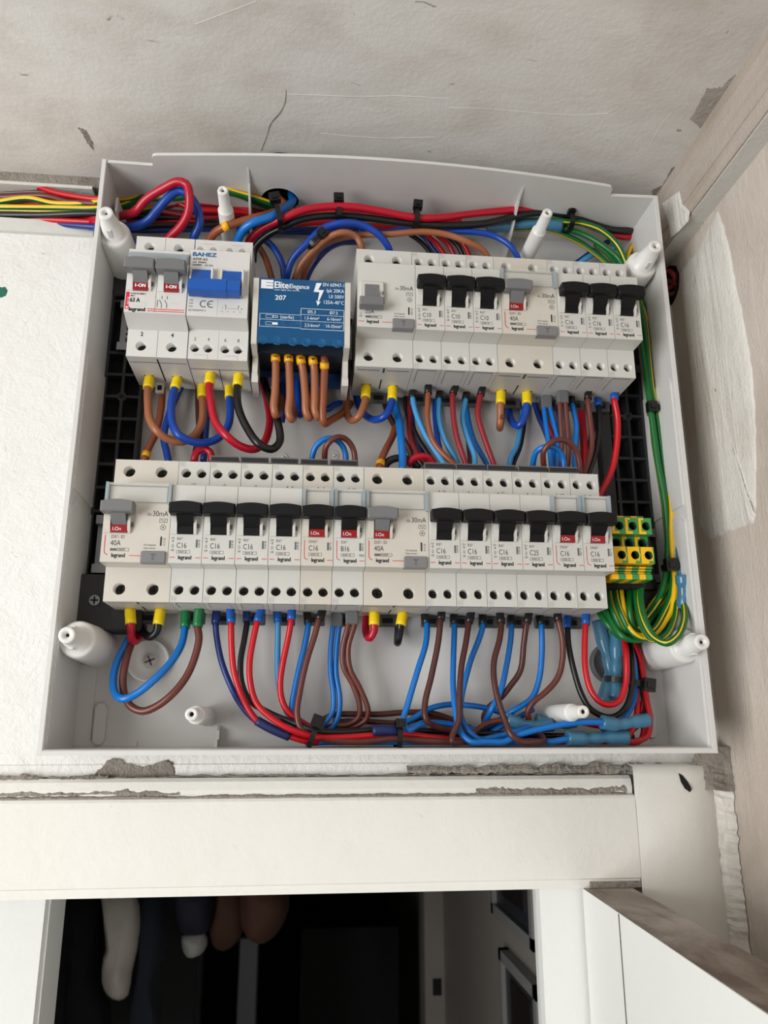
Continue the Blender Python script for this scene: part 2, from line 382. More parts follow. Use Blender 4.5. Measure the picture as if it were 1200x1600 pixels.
# white filler smeared at the near end of the trunking
mb = MB(); pp = [(1034, 318), (1062, 298), (1066, 318), (1078, 330), (1076, 345), (1060, 362), (1048, 372), (1044, 350), (1040, 338)]
pq = []
for u, v_ in pp: p = onx(u, v_, 352.4); pq.append(p)
cc = Vector(pq[0]); 
for p in pq[1:]: cc += Vector(p)
cc /= len(pq); n = len(pq)
mb.add(pq+[(351.6, cc.y+(p[1]-cc.y)*.8, cc.z+(p[2]-cc.z)*.8) for p in pq], [(i, (i+1) % n, n+(i+1) % n, n+i) for i in range(n)]+[tuple(range(n, 2*n))])
struct('trim_4', mb, ['fresh_plaster'])
# lintel board over the door opening, with a bead below and a mortar ledge above
mb = MB(); mb.xprism([(-69, -194), (-58.5, -194), (-58.5, -189.5), (-57.2, -188.8), (-57.2, -145.5), (-58, -144.1), (-60, -143.3), (-69, -142.5)], -1600, 304.5)
struct('trim_5', mb, ['lintel_paint'])
mb = MB(); mb.xprism([(-70, -143.5), (-60.8, -143.5), (-60.2, -139.5), (-61.5, -135), (-64, -133.1), (-70, -132.5)], -1600, 304.5); struct('trim_6', mb, ['lintel_paint'])
def crumb(x0, x1, z0, z1, D, amp, seed, m='raw_mortar', name='trim_7', n=120, wav=.6):
    rnd = random.Random(seed); mb = MB(); top = []; bot = []
    a = b = 0
    for i in range(n+1):
        a = a*.7+rnd.uniform(-1, 1)*amp; b = b*.7+rnd.uniform(-1, 1)*amp*wav
        x = x0+(x1-x0)*i/n; top.append((x, z1+a)); bot.append((x, z0+b))
    v = []
    for i in range(n+1):
        h = rnd.uniform(.6, 1.8)
        v += [(bot[i][0], DW-1, bot[i][1]), (bot[i][0], D+h*.4, bot[i][1]+.3), (top[i][0], D+h*.5, (bot[i][1]+top[i][1])/2), (top[i][0], D+h*.2-1, top[i][1]-.3), (top[i][0], DW-1, top[i][1])]
    f = []
    for i in range(n):
        for k in range(4): f.append((i*5+k, (i+1)*5+k, (i+1)*5+k+1, i*5+k+1))
    mb.add(v, f, 0, False); return struct(name, mb, [m])
crumb(-140, 300, -143.9, -141.9, -59.6, .35, 5, name='trim_7', n=260)
crumb(-140, 40, -142.1, -139.1, -60.2, .8, 6, name='trim_8', n=110)
crumb(-140, 300, -133, -131.7, -65, .5, 7, name='trim_9', n=200)
crumb(-80, 0, -135, -131.2, -64, 1.1, 12, name='trim_11', n=60)
crumb(170, 345, -131.5, -127, -64, 1.3, 9, name='trim_12', n=110)
crumb(210, 300, -143, -139, -60, .9, 10, name='trim_13', n=70)
# old plaster column right of the lintel, a little bulged, and rough corner to the right wall
mb = MB(); xs = [304.5, 312, 325, 338, 348, 356, 362, XR+2]; ds_ = [-57.5, -56.5, -56, -57, -59.5, -63, -67, -71]; v = []; zz = [-126, -128, -134, -150, -180, -230, -400, -2190]
for j, z in enumerate(zz):
    for x, d_ in zip(xs, ds_): v.append((x, DW-.5 if j == 0 else d_+random.uniform(-.6, .6), z))
n = len(xs); mb.add(v, [(j*n+i, j*n+i+1, (j+1)*n+i+1, (j+1)*n+i) for j in range(len(zz)-1) for i in range(n-1)], 0, True)
struct('trim_14', mb, ['lintel_paint'])
rnd = random.Random(22); mb = MB(); v = []; N = 60
for i in range(N+1):
    z = -118-i*2.4; w = rnd.uniform(1.5, 4) if i < 22 else rnd.uniform(.6, 1.8)
    v += [(357-w*.6+rnd.uniform(-1, 1), -63.5-rnd.uniform(0, 1), z), (360, -62+rnd.uniform(-1.2, 1.2), z), (XR-.6, -60+w*.5+rnd.uniform(-1, 1), z)]
mb.add(v, [(i*3+k, i*3+k+1, (i+1)*3+k+1, (i+1)*3+k) for i in range(N) for k in (0, 1)], 0, False)
struct('trim_15', mb, ['fresh_plaster'])
mb = MB(); v = []; 
for i in range(16):
    z = -116-i*1.7; w = 5*math.sin(math.pi*(i+1)/17)+1
    v += [(350-w, -60.5-rnd.uniform(0, 2), z), (354, -58.8+rnd.uniform(-.6, .8), z), (360+w*.5, -58.5+rnd.uniform(-1, 1), z-1), (XR-.4, -57+rnd.uniform(-1, 1), z-1)]
mb.add(v, [(i*4+k, i*4+k+1, (i+1)*4+k+1, (i+1)*4+k) for i in range(15) for k in range(3)], 0, False); struct('trim_16', mb, ['raw_mortar'])
# torn flake of paint with the dark gap behind it
def blob(name, pts, D, th, m, dome=.8):
    mb = MB(); P = [at(u, v, D) for u, v in pts]; n = len(P); cx = sum(p[0] for p in P)/n; cz = sum(p[2] for p in P)/n
    v = [(p[0], D, p[2]) for p in P]+[(cx+(p[0]-cx)*dome, D+th, cz+(p[2]-cz)*dome) for p in P]
    mb.add(v, [(i, (i+1) % n, n+(i+1) % n, n+i) for i in range(n)]+[tuple(range(n, 2*n))]); return struct(name, mb, [m])
blob('trim_17', [(1060, 1208), (1066, 1211), (1075, 1222), (1081, 1233), (1078, 1238), (1070, 1232), (1064, 1222)], -56.2, .25, 'void', .95)
rim = [(140, 1218), (150, 1204), (158, 1200), (166, 1189), (176, 1184), (187, 1185), (193, 1193), (206, 1194), (222, 1197), (240, 1195), (250, 1190), (263, 1188), (270, 1190), (276, 1200), (277, 1214), (240, 1214), (200, 1217), (170, 1219)]
rr_ = []
for a, b in zip(rim, rim[1:]+rim[:1]):
    for k in range(4): rr_.append((a[0]+(b[0]-a[0])*k/4+random.uniform(-.8, .8), a[1]+(b[1]-a[1])*k/4+random.uniform(-1, 1)))
blob('trim_10', rr_, -69.9, 1.6, 'raw_mortar', .93)
# small dents and stains
blob('trim_18', [(-6, 447), (3, 449), (8, 448), (12, 454), (9, 462), (2, 465), (-6, 464)], -69.9, .25, 'teal_plaster', .9)
# exposed cement patch on the ceiling, and scuffs
def ceil_patch(name, pts, m, th=.3):
    pts = [(a[0]+(b[0]-a[0])*k/5+random.uniform(-1.1, 1.1), a[1]+(b[1]-a[1])*k/5+random.uniform(-1.1, 1.1)) for a, b in zip(pts, pts[1:]+pts[:1]) for k in range(5)]
    mb = MB(); P = [onz(u, v, ZC) for u, v in pts]; n = len(P)
    v = [(p[0], p[1], ZC) for p in P]+[(p[0], p[1], ZC-th) for p in P]
    mb.add(v, [(i, (i+1) % n, n+(i+1) % n, n+i) for i in range(n)]+[tuple(range(n, 2*n))]); return struct(name, mb, [m])
ceil_patch('trim_19', [(1100, 206), (1078, 185), (1090, 165), (1105, 138), (1128, 136), (1146, 116), (1152, 118), (1128, 160)], 'cement_patch')
ceil_patch('trim_20', [(1022, 306), (1018, 298), (1036, 288), (1050, 262), (1064, 258), (1092, 218), (1062, 258), (1045, 283)], 'raw_mortar')
ceil_patch('trim_21', [(121, 199), (134, 203), (144, 222), (146, 234), (137, 224), (129, 210)], 'raw_mortar')
# crack and raised brush ridges in the ceiling plaster
def ceil_line(name, pts, w, m, th=.25):
    mb = MB(); P = [Vector(onz(u, v, ZC)) for u, v in pts]; P = spline(P, 4); v = []
    for i, p in enumerate(P):
        t = (P[min(i+1, len(P)-1)]-P[max(i-1, 0)]).normalized(); n_ = Vector((-t.y, t.x, 0)); k = w*(.35+.65*math.sin(math.pi*(i+.5)/len(P)))*random.uniform(.6, 1.2)
        v += [tuple(p+n_*k), (p.x, p.y, ZC-th), tuple(p-n_*k)]
    mb.add(v, [(i*3+k, i*3+k+1, (i+1)*3+k+1, (i+1)*3+k) for i in range(len(P)-1) for k in (0, 1)]); return struct(name, mb, [m])
ceil_line('trim_28', [(447, 140), (446, 158), (438, 176), (424, 192), (417, 212), (408, 236)], .55, 'raw_mortar')
ceil_line('trim_29', [(448, 147), (500, 149), (560, 151), (620, 150), (700, 154)], .5, 'ceiling_plaster', .16)
ceil_line('trim_30', [(305, 38), (340, 25), (375, 12), (400, 2)], .5, 'ceiling_plaster', .16)
ceil_line('trim_31', [(700, 168), (760, 170), (830, 176), (900, 180), (950, 177)], .5, 'ceiling_plaster', .16)
ceil_line('trim_32', [(500, 208), (550, 213), (600, 216), (680, 214)], .5, 'ceiling_plaster', .16)
ceil_line('trim_33', [(1010, 240), (1030, 200), (1050, 175)], .5, 'ceiling_plaster', .16)
# door frame right jamb, opened door leaf
mb = MB(); mb.box(245.3, 272, -70, -61.5, -2190, -194.5); mb.box(272, 305, -172, -69, -2190, -194.5); struct('trim_22', mb, ['door_paint'])
mb = MB(); mb.box(-132, -54, -200, -160, -2190, -190, 0); mb.xprism([(-200, -2190), (-200, -190), (-163, -190), (-163, -2190)], -54, -51.5, 0); struct('trim_23', mb, ['door_paint'])
leaf = emp('door_1', W(269.7, -58, -2185)); leaf['kind'] = 'structure'
mb = MB(); A, B_, Cc, Dd = (269.7, -58), (298.5, -59), (250.0, 600), (221, 600)
A = (269.7, -58.3); far = (269.7-13.0*3.4, -58.3+209.6*3.4); far2 = (far[0]+28.8, far[1]+1.8)
q = [(A[0], A[1]), (A[0]+28.8, A[1]-.8), far2, far]
zt, zb = -194.0, -2180
v = [(a, b, zb) for a, b in q]+[(a, b, zt) for a, b in q]
v = [(a-269.7, b+58, c_+2185) for a, b, c_ in v]
mb.add(v, [(0, 1, 2, 3), (0, 1, 5, 4), (1, 2, 6, 5), (2, 3, 7, 6), (3, 0, 4, 7)], 0); mb.add(v[4:], [(0, 1, 2, 3)], 1)
mb.build('door_leaf', ['door_paint', 'door_top'], leaf)
# seam and lipping of the leaf
mb = MB(); s1 = 77/213.; 
def leafpt(t, off): a = (A[0]+(far[0]-A[0])*t-269.7-off, A[1]+(far[1]-A[1])*t+58); return a
p = leafpt(.088, .12); p2 = leafpt(.090, .12)
mb.add([(p[0], p[1], 5), (p2[0], p2[1], 5), (p2[0], p2[1], 1990.5), (p[0], p[1], 1990.5)], [(0, 1, 2, 3)]); mb.build('board_seam', ['seam'], leaf)
mb = MB(); mb.box(274, 303, -69, -56.5, -193.8, -190.6); struct('trim_24', mb, ['raw_mortar'])
# floor, near and far
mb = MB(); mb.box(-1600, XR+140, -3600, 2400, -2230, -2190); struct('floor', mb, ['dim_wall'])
# ---- the unlit room beyond the door
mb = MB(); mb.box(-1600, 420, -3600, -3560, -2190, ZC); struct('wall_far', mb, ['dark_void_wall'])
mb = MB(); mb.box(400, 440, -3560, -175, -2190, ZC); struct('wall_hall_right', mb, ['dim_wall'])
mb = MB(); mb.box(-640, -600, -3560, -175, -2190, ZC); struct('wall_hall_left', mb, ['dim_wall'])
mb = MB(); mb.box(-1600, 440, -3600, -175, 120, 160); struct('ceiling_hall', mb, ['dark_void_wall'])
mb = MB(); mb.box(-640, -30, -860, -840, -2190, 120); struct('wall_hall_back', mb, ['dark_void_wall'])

# ---------------------------------------------------------------- enclosure
X0, X1, ZB0, ZT = -23.0, 333.6, -117.3, 236.0
BK, RIM = -66.0, -13.0
enc = emp('enclosure', W((X0+X1)/2, BK-2.5, ZB0), 'open white plastic distribution board enclosure without its cover, screwed to the wall', 'enclosure')
EO = Vector(((X0+X1)/2, BK-2.5, ZB0))
def epart(name, mb, mats):
    mb.v = [(a-EO.x, b-EO.y, c-EO.z) for a, b, c in mb.v]; return mb.build(name, mats, enc)
mb = MB(); t = 2.2
mb.box(X0, X1, BK-2.5, BK, ZB0, ZT)
# side walls with a little lip at the rim
mb.xprism([(BK, ZB0-1), (RIM-1.2, ZB0-1), (RIM-1.2, ZB0-2), (RIM+.4, ZB0-2), (RIM+.4, ZB0+.3), (RIM-.4, ZB0+1), (BK, ZB0+1.4)], X0-1.75, X1+1.75)
def side(xa, xb, d0a, d1, z0, z1): mb.box(xa, xb, d0a, d1, z0, z1)
side(X0-1, X0+1, BK, RIM, ZB0, ZT); side(X0-1.8, X0+.6, RIM-1.4, RIM+.45, ZB0-2.05, ZT+.6)
side(X1-1, X1+1, BK, RIM, ZB0, ZT); side(X1-.6, X1+1.8, RIM-1.4, RIM+.45, ZB0-2.05, ZT+.6)
epart('shell', mb, 'enclosure')
# top wall: tongue with rounded ends and gentle bulge, with a round cable hole
mb = MB(); out = [(X0-1, BK), (X0-1, RIM-.5)]
out += [(5.6, RIM-.8), (6.0, RIM), (6.2, -8), (7.2, -5.2), (9.5, -4.2)]
for k in range(1, 20): a = k/20; out.append((9.5+(297-9.5)*a, -4.2+9.6*math.sin(math.pi*a)))
out += [(297, -4.4), (300, -5), (301.8, -7), (302.3, RIM+.2), (303, RIM-.6), (X1+1, RIM+.5), (X1+1, BK)]
outer = out[:]
hc, hr = (84.5, -40.5), None
hole = [(hc[0]+12.5*math.cos(a*math.pi/16), hc[1]+13*math.sin(a*math.pi/16)) for a in range(32)]
def flat_with_hole(mb, outer, hole, z0, z1):
    bm = bmesh.new(); eds = []
    for loop in (outer, hole):
        vs = [bm.verts.new((a, b, z0)) for a, b in loop]
        for i in range(len(vs)): eds.append(bm.edges.new((vs[i], vs[(i+1) % len(vs)])))
    bmesh.ops.triangle_fill(bm, edges=eds, use_beauty=True); bm.verts.index_update()
    vs = [tuple(v.co) for v in bm.verts]; fs = [tuple(v.index for v in f.verts) for f in bm.faces]; bm.free()
    mb.add(vs, fs); mb.add([(a, b, z1) for a, b, _ in vs], fs)
    for loop in (outer, hole):
        n = len(loop); mb.add([(a, b, z0) for a, b in loop]+[(a, b, z1) for a, b in loop], [(i, (i+1) % n, n+(i+1) % n, n+i) for i in range(n)])
flat_with_hole(mb, outer, hole, ZT-1, ZT+1)
epart('top_wall', mb, 'enclosure')
mb = MB(); mb.xprism([(BK, 214), (-44, 222), (-22, 233), (-9, ZT-1), (BK, ZT-1)], 64.4, 65.8); epart('rib', mb, 'enclosure')
mb = MB(); mb.xprism([(BK, 214), (-44, 222), (-22, 233), (-9, ZT-1), (BK, ZT-1)], 242.2, 243.6); epart('rib', mb, 'enclosure')
for xr in (59.5, 223.5):
    mb = MB(); mb.xprism([(BK, -104), (-60, -107), (-60, -112), (-50, -112), (-50, ZB0+1), (BK, ZB0+1)], xr, xr+1.4); epart('rib', mb, 'enclosure')
# stepped side panels inside the side walls
for s, xa in ((1, X0+1), (-1, X1-1)):
    for za, zb_ in ((-118, 18), (22, 108)):
        mb = MB(); a, b = (xa, xa+.9*s); mb.xprism([(BK, za+1), (RIM-3, za+1), (RIM-3, zb_-5), (RIM-8, zb_), (BK, zb_)], min(a, b), max(a, b)); epart('side_panel', mb, 'enclosure')
# corner ledges at the floor of the box
for xa, xb in ((X0+1, -12), (321, X1-1)):
    mb = MB(); mb.box(min(xa, xb), max(xa, xb), BK, BK+1.2, -70, -112.5); mb.box(*( (X0+1, 14) if xa < 0 else (292, X1-1)), BK, BK+1.2, -115.8, -112.5); epart('floor_ledge', mb, 'enclosure')
for (u, v) in ((155, 1131), (1018, 1122)):
    x, _, z = at(u, v, BK+3); mb = MB(); pl = [(x+3.4*math.cos(a), z+8.5+3.4*math.sin(a)) for a in [math.pi*k/8 for k in range(9)]]+[(x+3.4*math.cos(a), z-8.5+3.4*math.sin(a)) for a in [math.pi+math.pi*k/8 for k in range(9)]]
    mb.prism(pl, BK, BK+3, 0, .5); epart('slot_boss', mb, 'enclosure')
# screw wells
for (u, v, ang) in ((231, 1032, .4), (955, 1036, 1.0)):
    x, _, z = at(u, v, BK+4); mb = MB()
    mb.lathe((x, BK, z), [(0, 12.6), (4.2, 12.4), (5, 11.9), (4.8, 11.2), (2.2, 9.5), (.8, 4.6), (.4, 0.01)], (0, 1, 0), 36)
    wl = epart('screw_well', mb, 'post_white' if u < 500 else 'comb_grey')  # right well coloured grey for the shade inside it
    mb = MB(); mb.lathe((x+1, BK+.8, z), [(0, 4.2), (1.8, 4.0), (2.5, 2.8), (2.6, .01)], (0, 1, 0), 24, 0)
    for k in range(2):
        a = ang+k*math.pi/2; dx, dz = 3*math.cos(a), 3*math.sin(a); ex, ez = -.5*math.sin(a), .5*math.cos(a)
        cx_, cz_ = x+1, z; mb.add([(cx_-dx+ex, BK+3.5, cz_-dz+ez), (cx_+dx+ex, BK+3.5, cz_+dz+ez), (cx_+dx-ex, BK+3.5, cz_+dz-ez), (cx_-dx-ex, BK+3.5, cz_-dz-ez)], [(0, 1, 2, 3)], 1)
    mb.v = [(a-EO.x, b-EO.y, c-EO.z) for a, b, c in mb.v]
    mb.build('wall_screw', ['enclosure', 'comb_grey'], wl)
for (u, v) in ((442, 715), (522, 711)):
    x, _, z = at(u, v, BK+1); mb = MB(); mb.lathe((x, BK, z), [(0, 3.4), (.7, 3.2), (.7, 2.4), (.2, 2.2), (.3, 1.6), (1.5, 1.4), (1.9, .8), (2.0, .01)], (0, 1, 0)); epart('moulding_mark', mb, 'post_white')
# cover-fixing posts
def post(u, v, tip, big):
    x, _, z = at(u, v, tip); mb = MB()
    if big:
        pr_ = [(0, 11.4), (tip-BK-22, 10.0), (tip-BK-20.5, 9.3), (tip-BK-20, 8.6), (tip-BK-19.8, 6.3), (tip-BK-9.4, 5.4), (tip-BK-9, 4.9), (tip-BK-1.2, 4.4), (tip-BK-.3, 4.2), (tip-BK, 3.7), (tip-BK, 1.7), (tip-BK-1.8, 1.5), (tip-BK-2, .9)]
    else:
        pr_ = [(0, 5.4), (tip-BK-19, 4.8), (tip-BK-18.2, 4.4), (tip-BK-18, 3.6), (tip-BK-.8, 3.3), (tip-BK, 3.0), (tip-BK, 1.3), (tip-BK-2, 1.1)]
    mb.lathe((x, BK, z), pr_, (0, 1, 0), 32, 0)
    mb.cyl((x, tip-6, z), 1.2, 1.2, (0, 1, 0), 3.9, 16, 1)
    if big: mb.box(x-1.1, x+1.1, tip-17, tip-9.5, z-6.1, z+5.9)
    epart('cover_post', mb, ['post_white', 'void'])
for q in ((104, 992, 1, 1), (165, 332, 1, 1), (1025, 384, 1, 1), (1098, 1003, 1, 1), (348, 297, 2, 0), (856, 332, 2, 0), (299, 1116, 2, 0), (912, 1112, 2, 0)): post(*q)
mb = MB(); mb.xprism([(BK, 198), (-30, 212), (-30, 222), (BK, 222)], -19, -17.5); epart('rib', mb, 'enclosure')
mb = MB(); mb.lathe((hc[0], hc[1], ZT-.6), [(0, 12.8), (0, 13.6), (27, 13.6), (27, .01)], (0, 0, 1), 28)  # capped black cylinder added above the hole so it looks dark from below
tag(mb.build('hole_shade_cap', 'void', loc=OZ), 'added black cap that darkens the round hole in the top wall of the enclosure', 'shade cap')
# cable grommet at the outside of the left wall
mb = MB(); mb.lathe((X0-4.5, -52, 229), [(0, 10), (0, 12.5), (3.2, 12.5), (3.2, 10), (0, 10)], (1, 0, 0), 28)
tag(mb.build('cable_grommet', ['tie_black'], loc=OZ), 'black ring grommet where the bundle enters the left side of the enclosure', 'grommet')

# ---------------------------------------------------------------- rails and lattice supports
ROWS = (0.0, 144.2)
for z0, lab in ((0.0, 'zinc mounting rail carrying the lower row of breakers'), (144.2, 'zinc mounting rail carrying the upper row of breakers')):
    mb = MB(); mb.xprism([(-53.4, z0-17.5), (-52.3, z0-17.5), (-52.3, z0-12.2), (-58.2, z0-12.2), (-58.2, z0+12.2), (-52.3, z0+12.2), (-52.3, z0+17.5), (-53.4, z0+17.5), (-53.4, z0+13.3), (-59.2, z0+13.3), (-59.2, z0-13.3), (-53.4, z0-13.3)], -15.5 if z0 else -17.5, 330)
    r = mb.build('mounting_rail', 'zinc', loc=OZ); tag(r, lab, 'rail', 'mounting rails')
    for xs_ in (-9, 324):
        mb = MB(); mb.cyl((xs_, -58.2, z0-5), 3.4, 3.2, (0, 1, 0), 3, 18); mb.box(xs_-2.3, xs_+2.3, -55.2, -54.9, z0-5.5, z0-4.5, 1); mb.box(xs_-.5, xs_+.5, -55.2, -54.9, z0-7.3, z0-2.7, 1)
        mb.build('rail_screw', ['zinc', 'void'], r)
def lattice(xa, xb, xc, name, lab, holes_x):
    o = emp(name, W(xa, BK, -52), lab, 'bracket', 'rail support brackets')
    def lp(n, mb, mats): mb.v = [(a-xa, b-BK, c+52) for a, b, c in mb.v]; return mb.build(n, mats, o)
    mb = MB(); mb.box(xa, xb, BK+.2, BK+1, -20, 190, 1)  # dark plate added behind the openings to make them look black
    rows = [24+i*13.6 for i in range(8)]
    zz = [-18.5]+[21]+[21+(126-21)*i/7 for i in range(1, 8)]+[163]
    for x in holes_x: mb.box(x-.9, x+.9, BK+.5, -55.5, -20, 166)
    for z in zz[1:]: mb.box(xa, xb, BK+.5, -55.6, z-.9, z+.9)
    mb.cyl(((holes_x[1]), -60, zz[6]), 3, 3, (0, 1, 0), 4.6, 16); mb.cyl(((holes_x[1]), -56, zz[6]), 1.5, 1.5, (0, 1, 0), .8, 12, 1)
    lp('lattice', mb, ['black_frame', 'void'])
    mb = MB(); mb.box(xa, xb+2, BK, -54, 166, 198, 0, .8); lp('top_block', mb, 'black_plate')
    mb = MB(); mb.box(xa, xc, BK, -46, -52, -19.5, 0, .8); lp('foot_block', mb, 'black_plate')
    sx = xa+10 if xa < 100 else xb-12
    mb = MB(); mb.cyl((sx, -46, -35), 3.3, 3.0, (0, 1, 0), 1.6, 20); mb.box(sx-2.2, sx+2.2, -44.4, -44.2, -35.45, -34.55, 1); mb.box(sx-.45, sx+.45, -44.4, -44.2, -37.2, -32.8, 1)
    lp('screw', mb, ['zinc', 'void'])
lattice(-22, 2.0, 14.5, 'lattice_bracket', 'black plastic lattice bracket holding the rails at the left wall of the box', (-21, -10.2, 1.0))
lattice(308.5, 331.5, 331.5, 'lattice_bracket', 'black plastic lattice bracket behind the earth wires at the right of the box', (310.2, 320.6, 330.7))
mb = MB(); mb.box(301, 308.3, BK+.2, -57, -20, 198); tag(mb.build('cable_duct_plate', 'black_plate', loc=OZ), 'black plastic strip beside the right lattice bracket', 'plate')

# ---------------------------------------------------------------- modular devices (local mm: x from the left face, d from the back, z from the rail axis)
DB = -58.0
ND, BD = 58.0, 43.6
NT, NB, BT = 22.0, -21.6, 40.2
def body_mb(w, holes, nt=NT, nb=NB, nslope=0, hole_r=2.75, ports=(), zh=33.3, lowz=-BT, g=.12):
    mb = MB(); a, b = g, w-g
    mb.plate(a, b, nt, BT, BD, [(h, zh, hole_r) for h in holes], 0, 0, 8)
    mb.plate(a, b, lowz, nb-nslope, BD, [(h, -zh, hole_r) for h in holes], 0, 0, 8)
    mb.add([(a, BD, nt), (b, BD, nt), (b, ND-.4, nt), (a, ND-.4, nt), (b, ND, nt-.4), (a, ND, nt-.4)], [(0, 1, 2, 3), (3, 2, 4, 5)])
    mb.add([(a, ND, nt-.4), (b, ND, nt-.4), (b, ND, nb), (a, ND, nb)], [(0, 1, 2, 3)])
    mb.add([(a, ND, nb), (b, ND, nb), (b, BD, nb-nslope), (a, BD, nb-nslope)], [(0, 1, 2, 3)])
    mb.plate(a, b, 0, BD, lowz, [(p[0], p[1], p[2], p[3]) for p in ports], 0, 3, 9, axis='z', n=16, sq=True)
    mb.add([(a, 0, BT), (b, 0, BT), (b, BD, BT), (a, BD, BT), (a, 0, lowz), (b, 0, lowz)], [(0, 1, 2, 3), (0, 1, 5, 4)])
    prof = [(0, lowz), (BD, lowz), (BD, nb-nslope), (ND, nb), (ND, nt-.4), (ND-.4, nt), (BD, nt), (BD, BT), (0, BT)]
    for x in (a, b): mb.add([(x, p, q) for p, q in prof], [tuple(range(len(prof)))])
    return mb
def screws(parent, holes, zh=33.3, r=2.45, metal='screw_metal'):
    for s in (1, -1):
        for h in holes:
            mb = MB(); mb.cyl((h, BD-5.6-1.5, s*zh), r, r, (0, 1, 0), 1.5, 18, 0)
            mb.box(h-r*.75, h+r*.75, BD-5.62, BD-5.55, s*zh-.38, s*zh+.38, 1); mb.box(h-.38, h+.38, BD-5.62, BD-5.55, s*zh-r*.75, s*zh+r*.75, 1)
            mb.build('terminal_screw', [metal, 'void'], parent)
def bar_poly(x0, x1, z0, z1, dome):
    p = [(x0+.3, z0), (x1-.3, z0), (x1, z0+.6)]
    for k in range(9):
        a = k/8; p.append((x1-(x1-x0)*a, z1-dome+dome*math.sin(math.pi*a)))
    p.append((x0, z0+.6)); return p
def handle(parent, x0, m='black_handle', zb=3.4, zt=10.2, d0=3.5, d1=10.5, name='toggle', w=16.9, stem=(4.0, 12.7)):
    mb = MB(); mb.prism([(x0+a, b) for a, b in bar_poly(.3, w+.3, zb, zt, 1.1)], ND+d0, ND+d1, 0, .7)
    a, b = x0+stem[0], x0+stem[1]
    mb.add([(x, d, z) for x in (a, b) for d, z in ((ND, 5), (ND+6.5, 6), (ND+7.4, 3.2), (ND+4.4, 0.6), (ND+1.5, -1.7), (ND+.1, -1.7))], [(0, 1, 2, 3, 4, 5), (6, 7, 8, 9, 10, 11), (1, 7, 8, 2), (2, 8, 9, 3), (3, 9, 10, 4), (4, 10, 11, 5), (0, 6, 7, 1)])
    mb.box(a, b, ND+3.9, ND+4.6, .9, 1.3)
    return mb.build(name, m, parent)
def slot(mb, x0, dark=3, zlo=-5.0, zhi=6.5, a=4.0, b=12.7, out=1):
    """surround of the toggle: left plate, right curved cheek, dark slot"""
    mb.box(x0+a, x0+b, ND-.5, ND+.1, zlo, zhi, dark)
    for (p, q, r_) in ((1.0, a, 0), (b, b+1.5, 1)):
        prof = [(ND-.1, zlo-.2), (ND+.9, zlo-.1), (ND+2.0, zlo+2), (ND+3.0, zlo+5.5), (ND+3.2, zlo+8.2), (ND+2.4, zhi), (ND-.1, zhi+.5)]
        mb.xprism(prof, x0+p, x0+q, 0)
    mb.box(x0+b+1.2, x0+b+2.7, ND, ND+.9, zlo+3.4, zlo+5.6, 4)
    return mb
def rating_block(mb, x, top, big, box1, art, onoff=True, redL=False, zsh=0, extra=None):
    D = ND
    z1, z2, z3 = -8.3, -11.9, -15.4
    if onoff:
        mb.text('On', x+1.2, -7.9, 1.1, D, 1, .8); mb.text('Off', x+1.2, -14.6, 1.1, D, 1, .8)
        mb.poly([(x+1.5, -9.8), (x+2.1, -9.1), (x+2.7, -9.8)], D, .18); mb.line(x+2.1, -9.2, x+2.1, -10.6, D, .18)
        mb.poly([(x+1.4, -12.4), (x+2.1, -13.2), (x+2.8, -12.4)], D, .18); mb.outline(x+1.7, x+2.5, -12.2, -11.4, D, .14)
    mb.text(top, x+4.3, z1, 1.55, D, 1, .82); mb.text(big, x+4.2, z2, 2.9, D, 1, .74)
    mb.outline(x+4.2, x+11.4, z3-.85, z3+.85, D, .16); mb.text(box1, x+5.0, z3, 1.05, D, 1, 1.0); mb.line(x+9.3, z3-.8, x+9.3, z3+.8, D, .14)
    mb.rect(x+14.1, x+15.1, -13.0, -8.6, D+.07, 2+3); mb.text(art, x+15.9, -13.0, 1.15, D, 1, .8, rot=math.pi/2)
    mb.text('legrand', x+8.75 if not redL else x+9.2, -18.4, 2.1, D, 1, .78, 'c', .12)
    if redL:
        mb.poly([(x+1.9, -7.4), (x+1.9, -16.6), (x+2.4, -17.8), (x+3.9, -18.3)], D, .36, 2); mb.line(x+14.3, -18.5, x+17.2, -18.5, D, .36, 2)
    else:
        mb.line(x+.8, -18.5, x+3.5, -18.5, D, .38, 2); mb.line(x+14.2, -18.5, x+16.9, -18.5, D, .38, 2)
    return mb
MM = ['module_white', 'ink', 'red_ink', 'void', 'comb_grey', 'grey_ink', 'emboss', 'blue_ink', 'pencil', 'white_ink', 'seam']
def clip(parent, x0, x1):
    mb = MB(); mb.box(x0, x1, 4, 6.2, -47.2, -BT+.2, 0, .5); mb.box(x0+3.2, x1-3.2, 6.15, 6.35, -45.2, -42.2, 1); mb.build('rail_clip', ['clip_grey', 'void'], parent)
def cover(parent, x0, x1):
    mb = MB(); mb.box(x0+.3, x1-.3, ND+.1, ND+.7, 10.5, 21.2, 0); c_ = mb.build('label_cover', 'clear_plastic', parent)
    for xa in (x0+.2, x1-1.8): mb = MB(); mb.box(xa, xa+1.6, ND+.1, ND+2.4, 10, 21.8, 0); mb.build('hinge_rail', 'clear_edge', c_)
    mb = MB(); mb.box(x0+1, x1-1, ND+.8, ND+2.2, 20.6, 21.6, 0); mb.build('top_lip', 'clear_plastic', c_)
    mb = MB(); mb.outline(x0+2.2, x1-2.2, 11, 20.2, ND+.72, .22, 0); mb.build('window_outline', 'seam', c_)
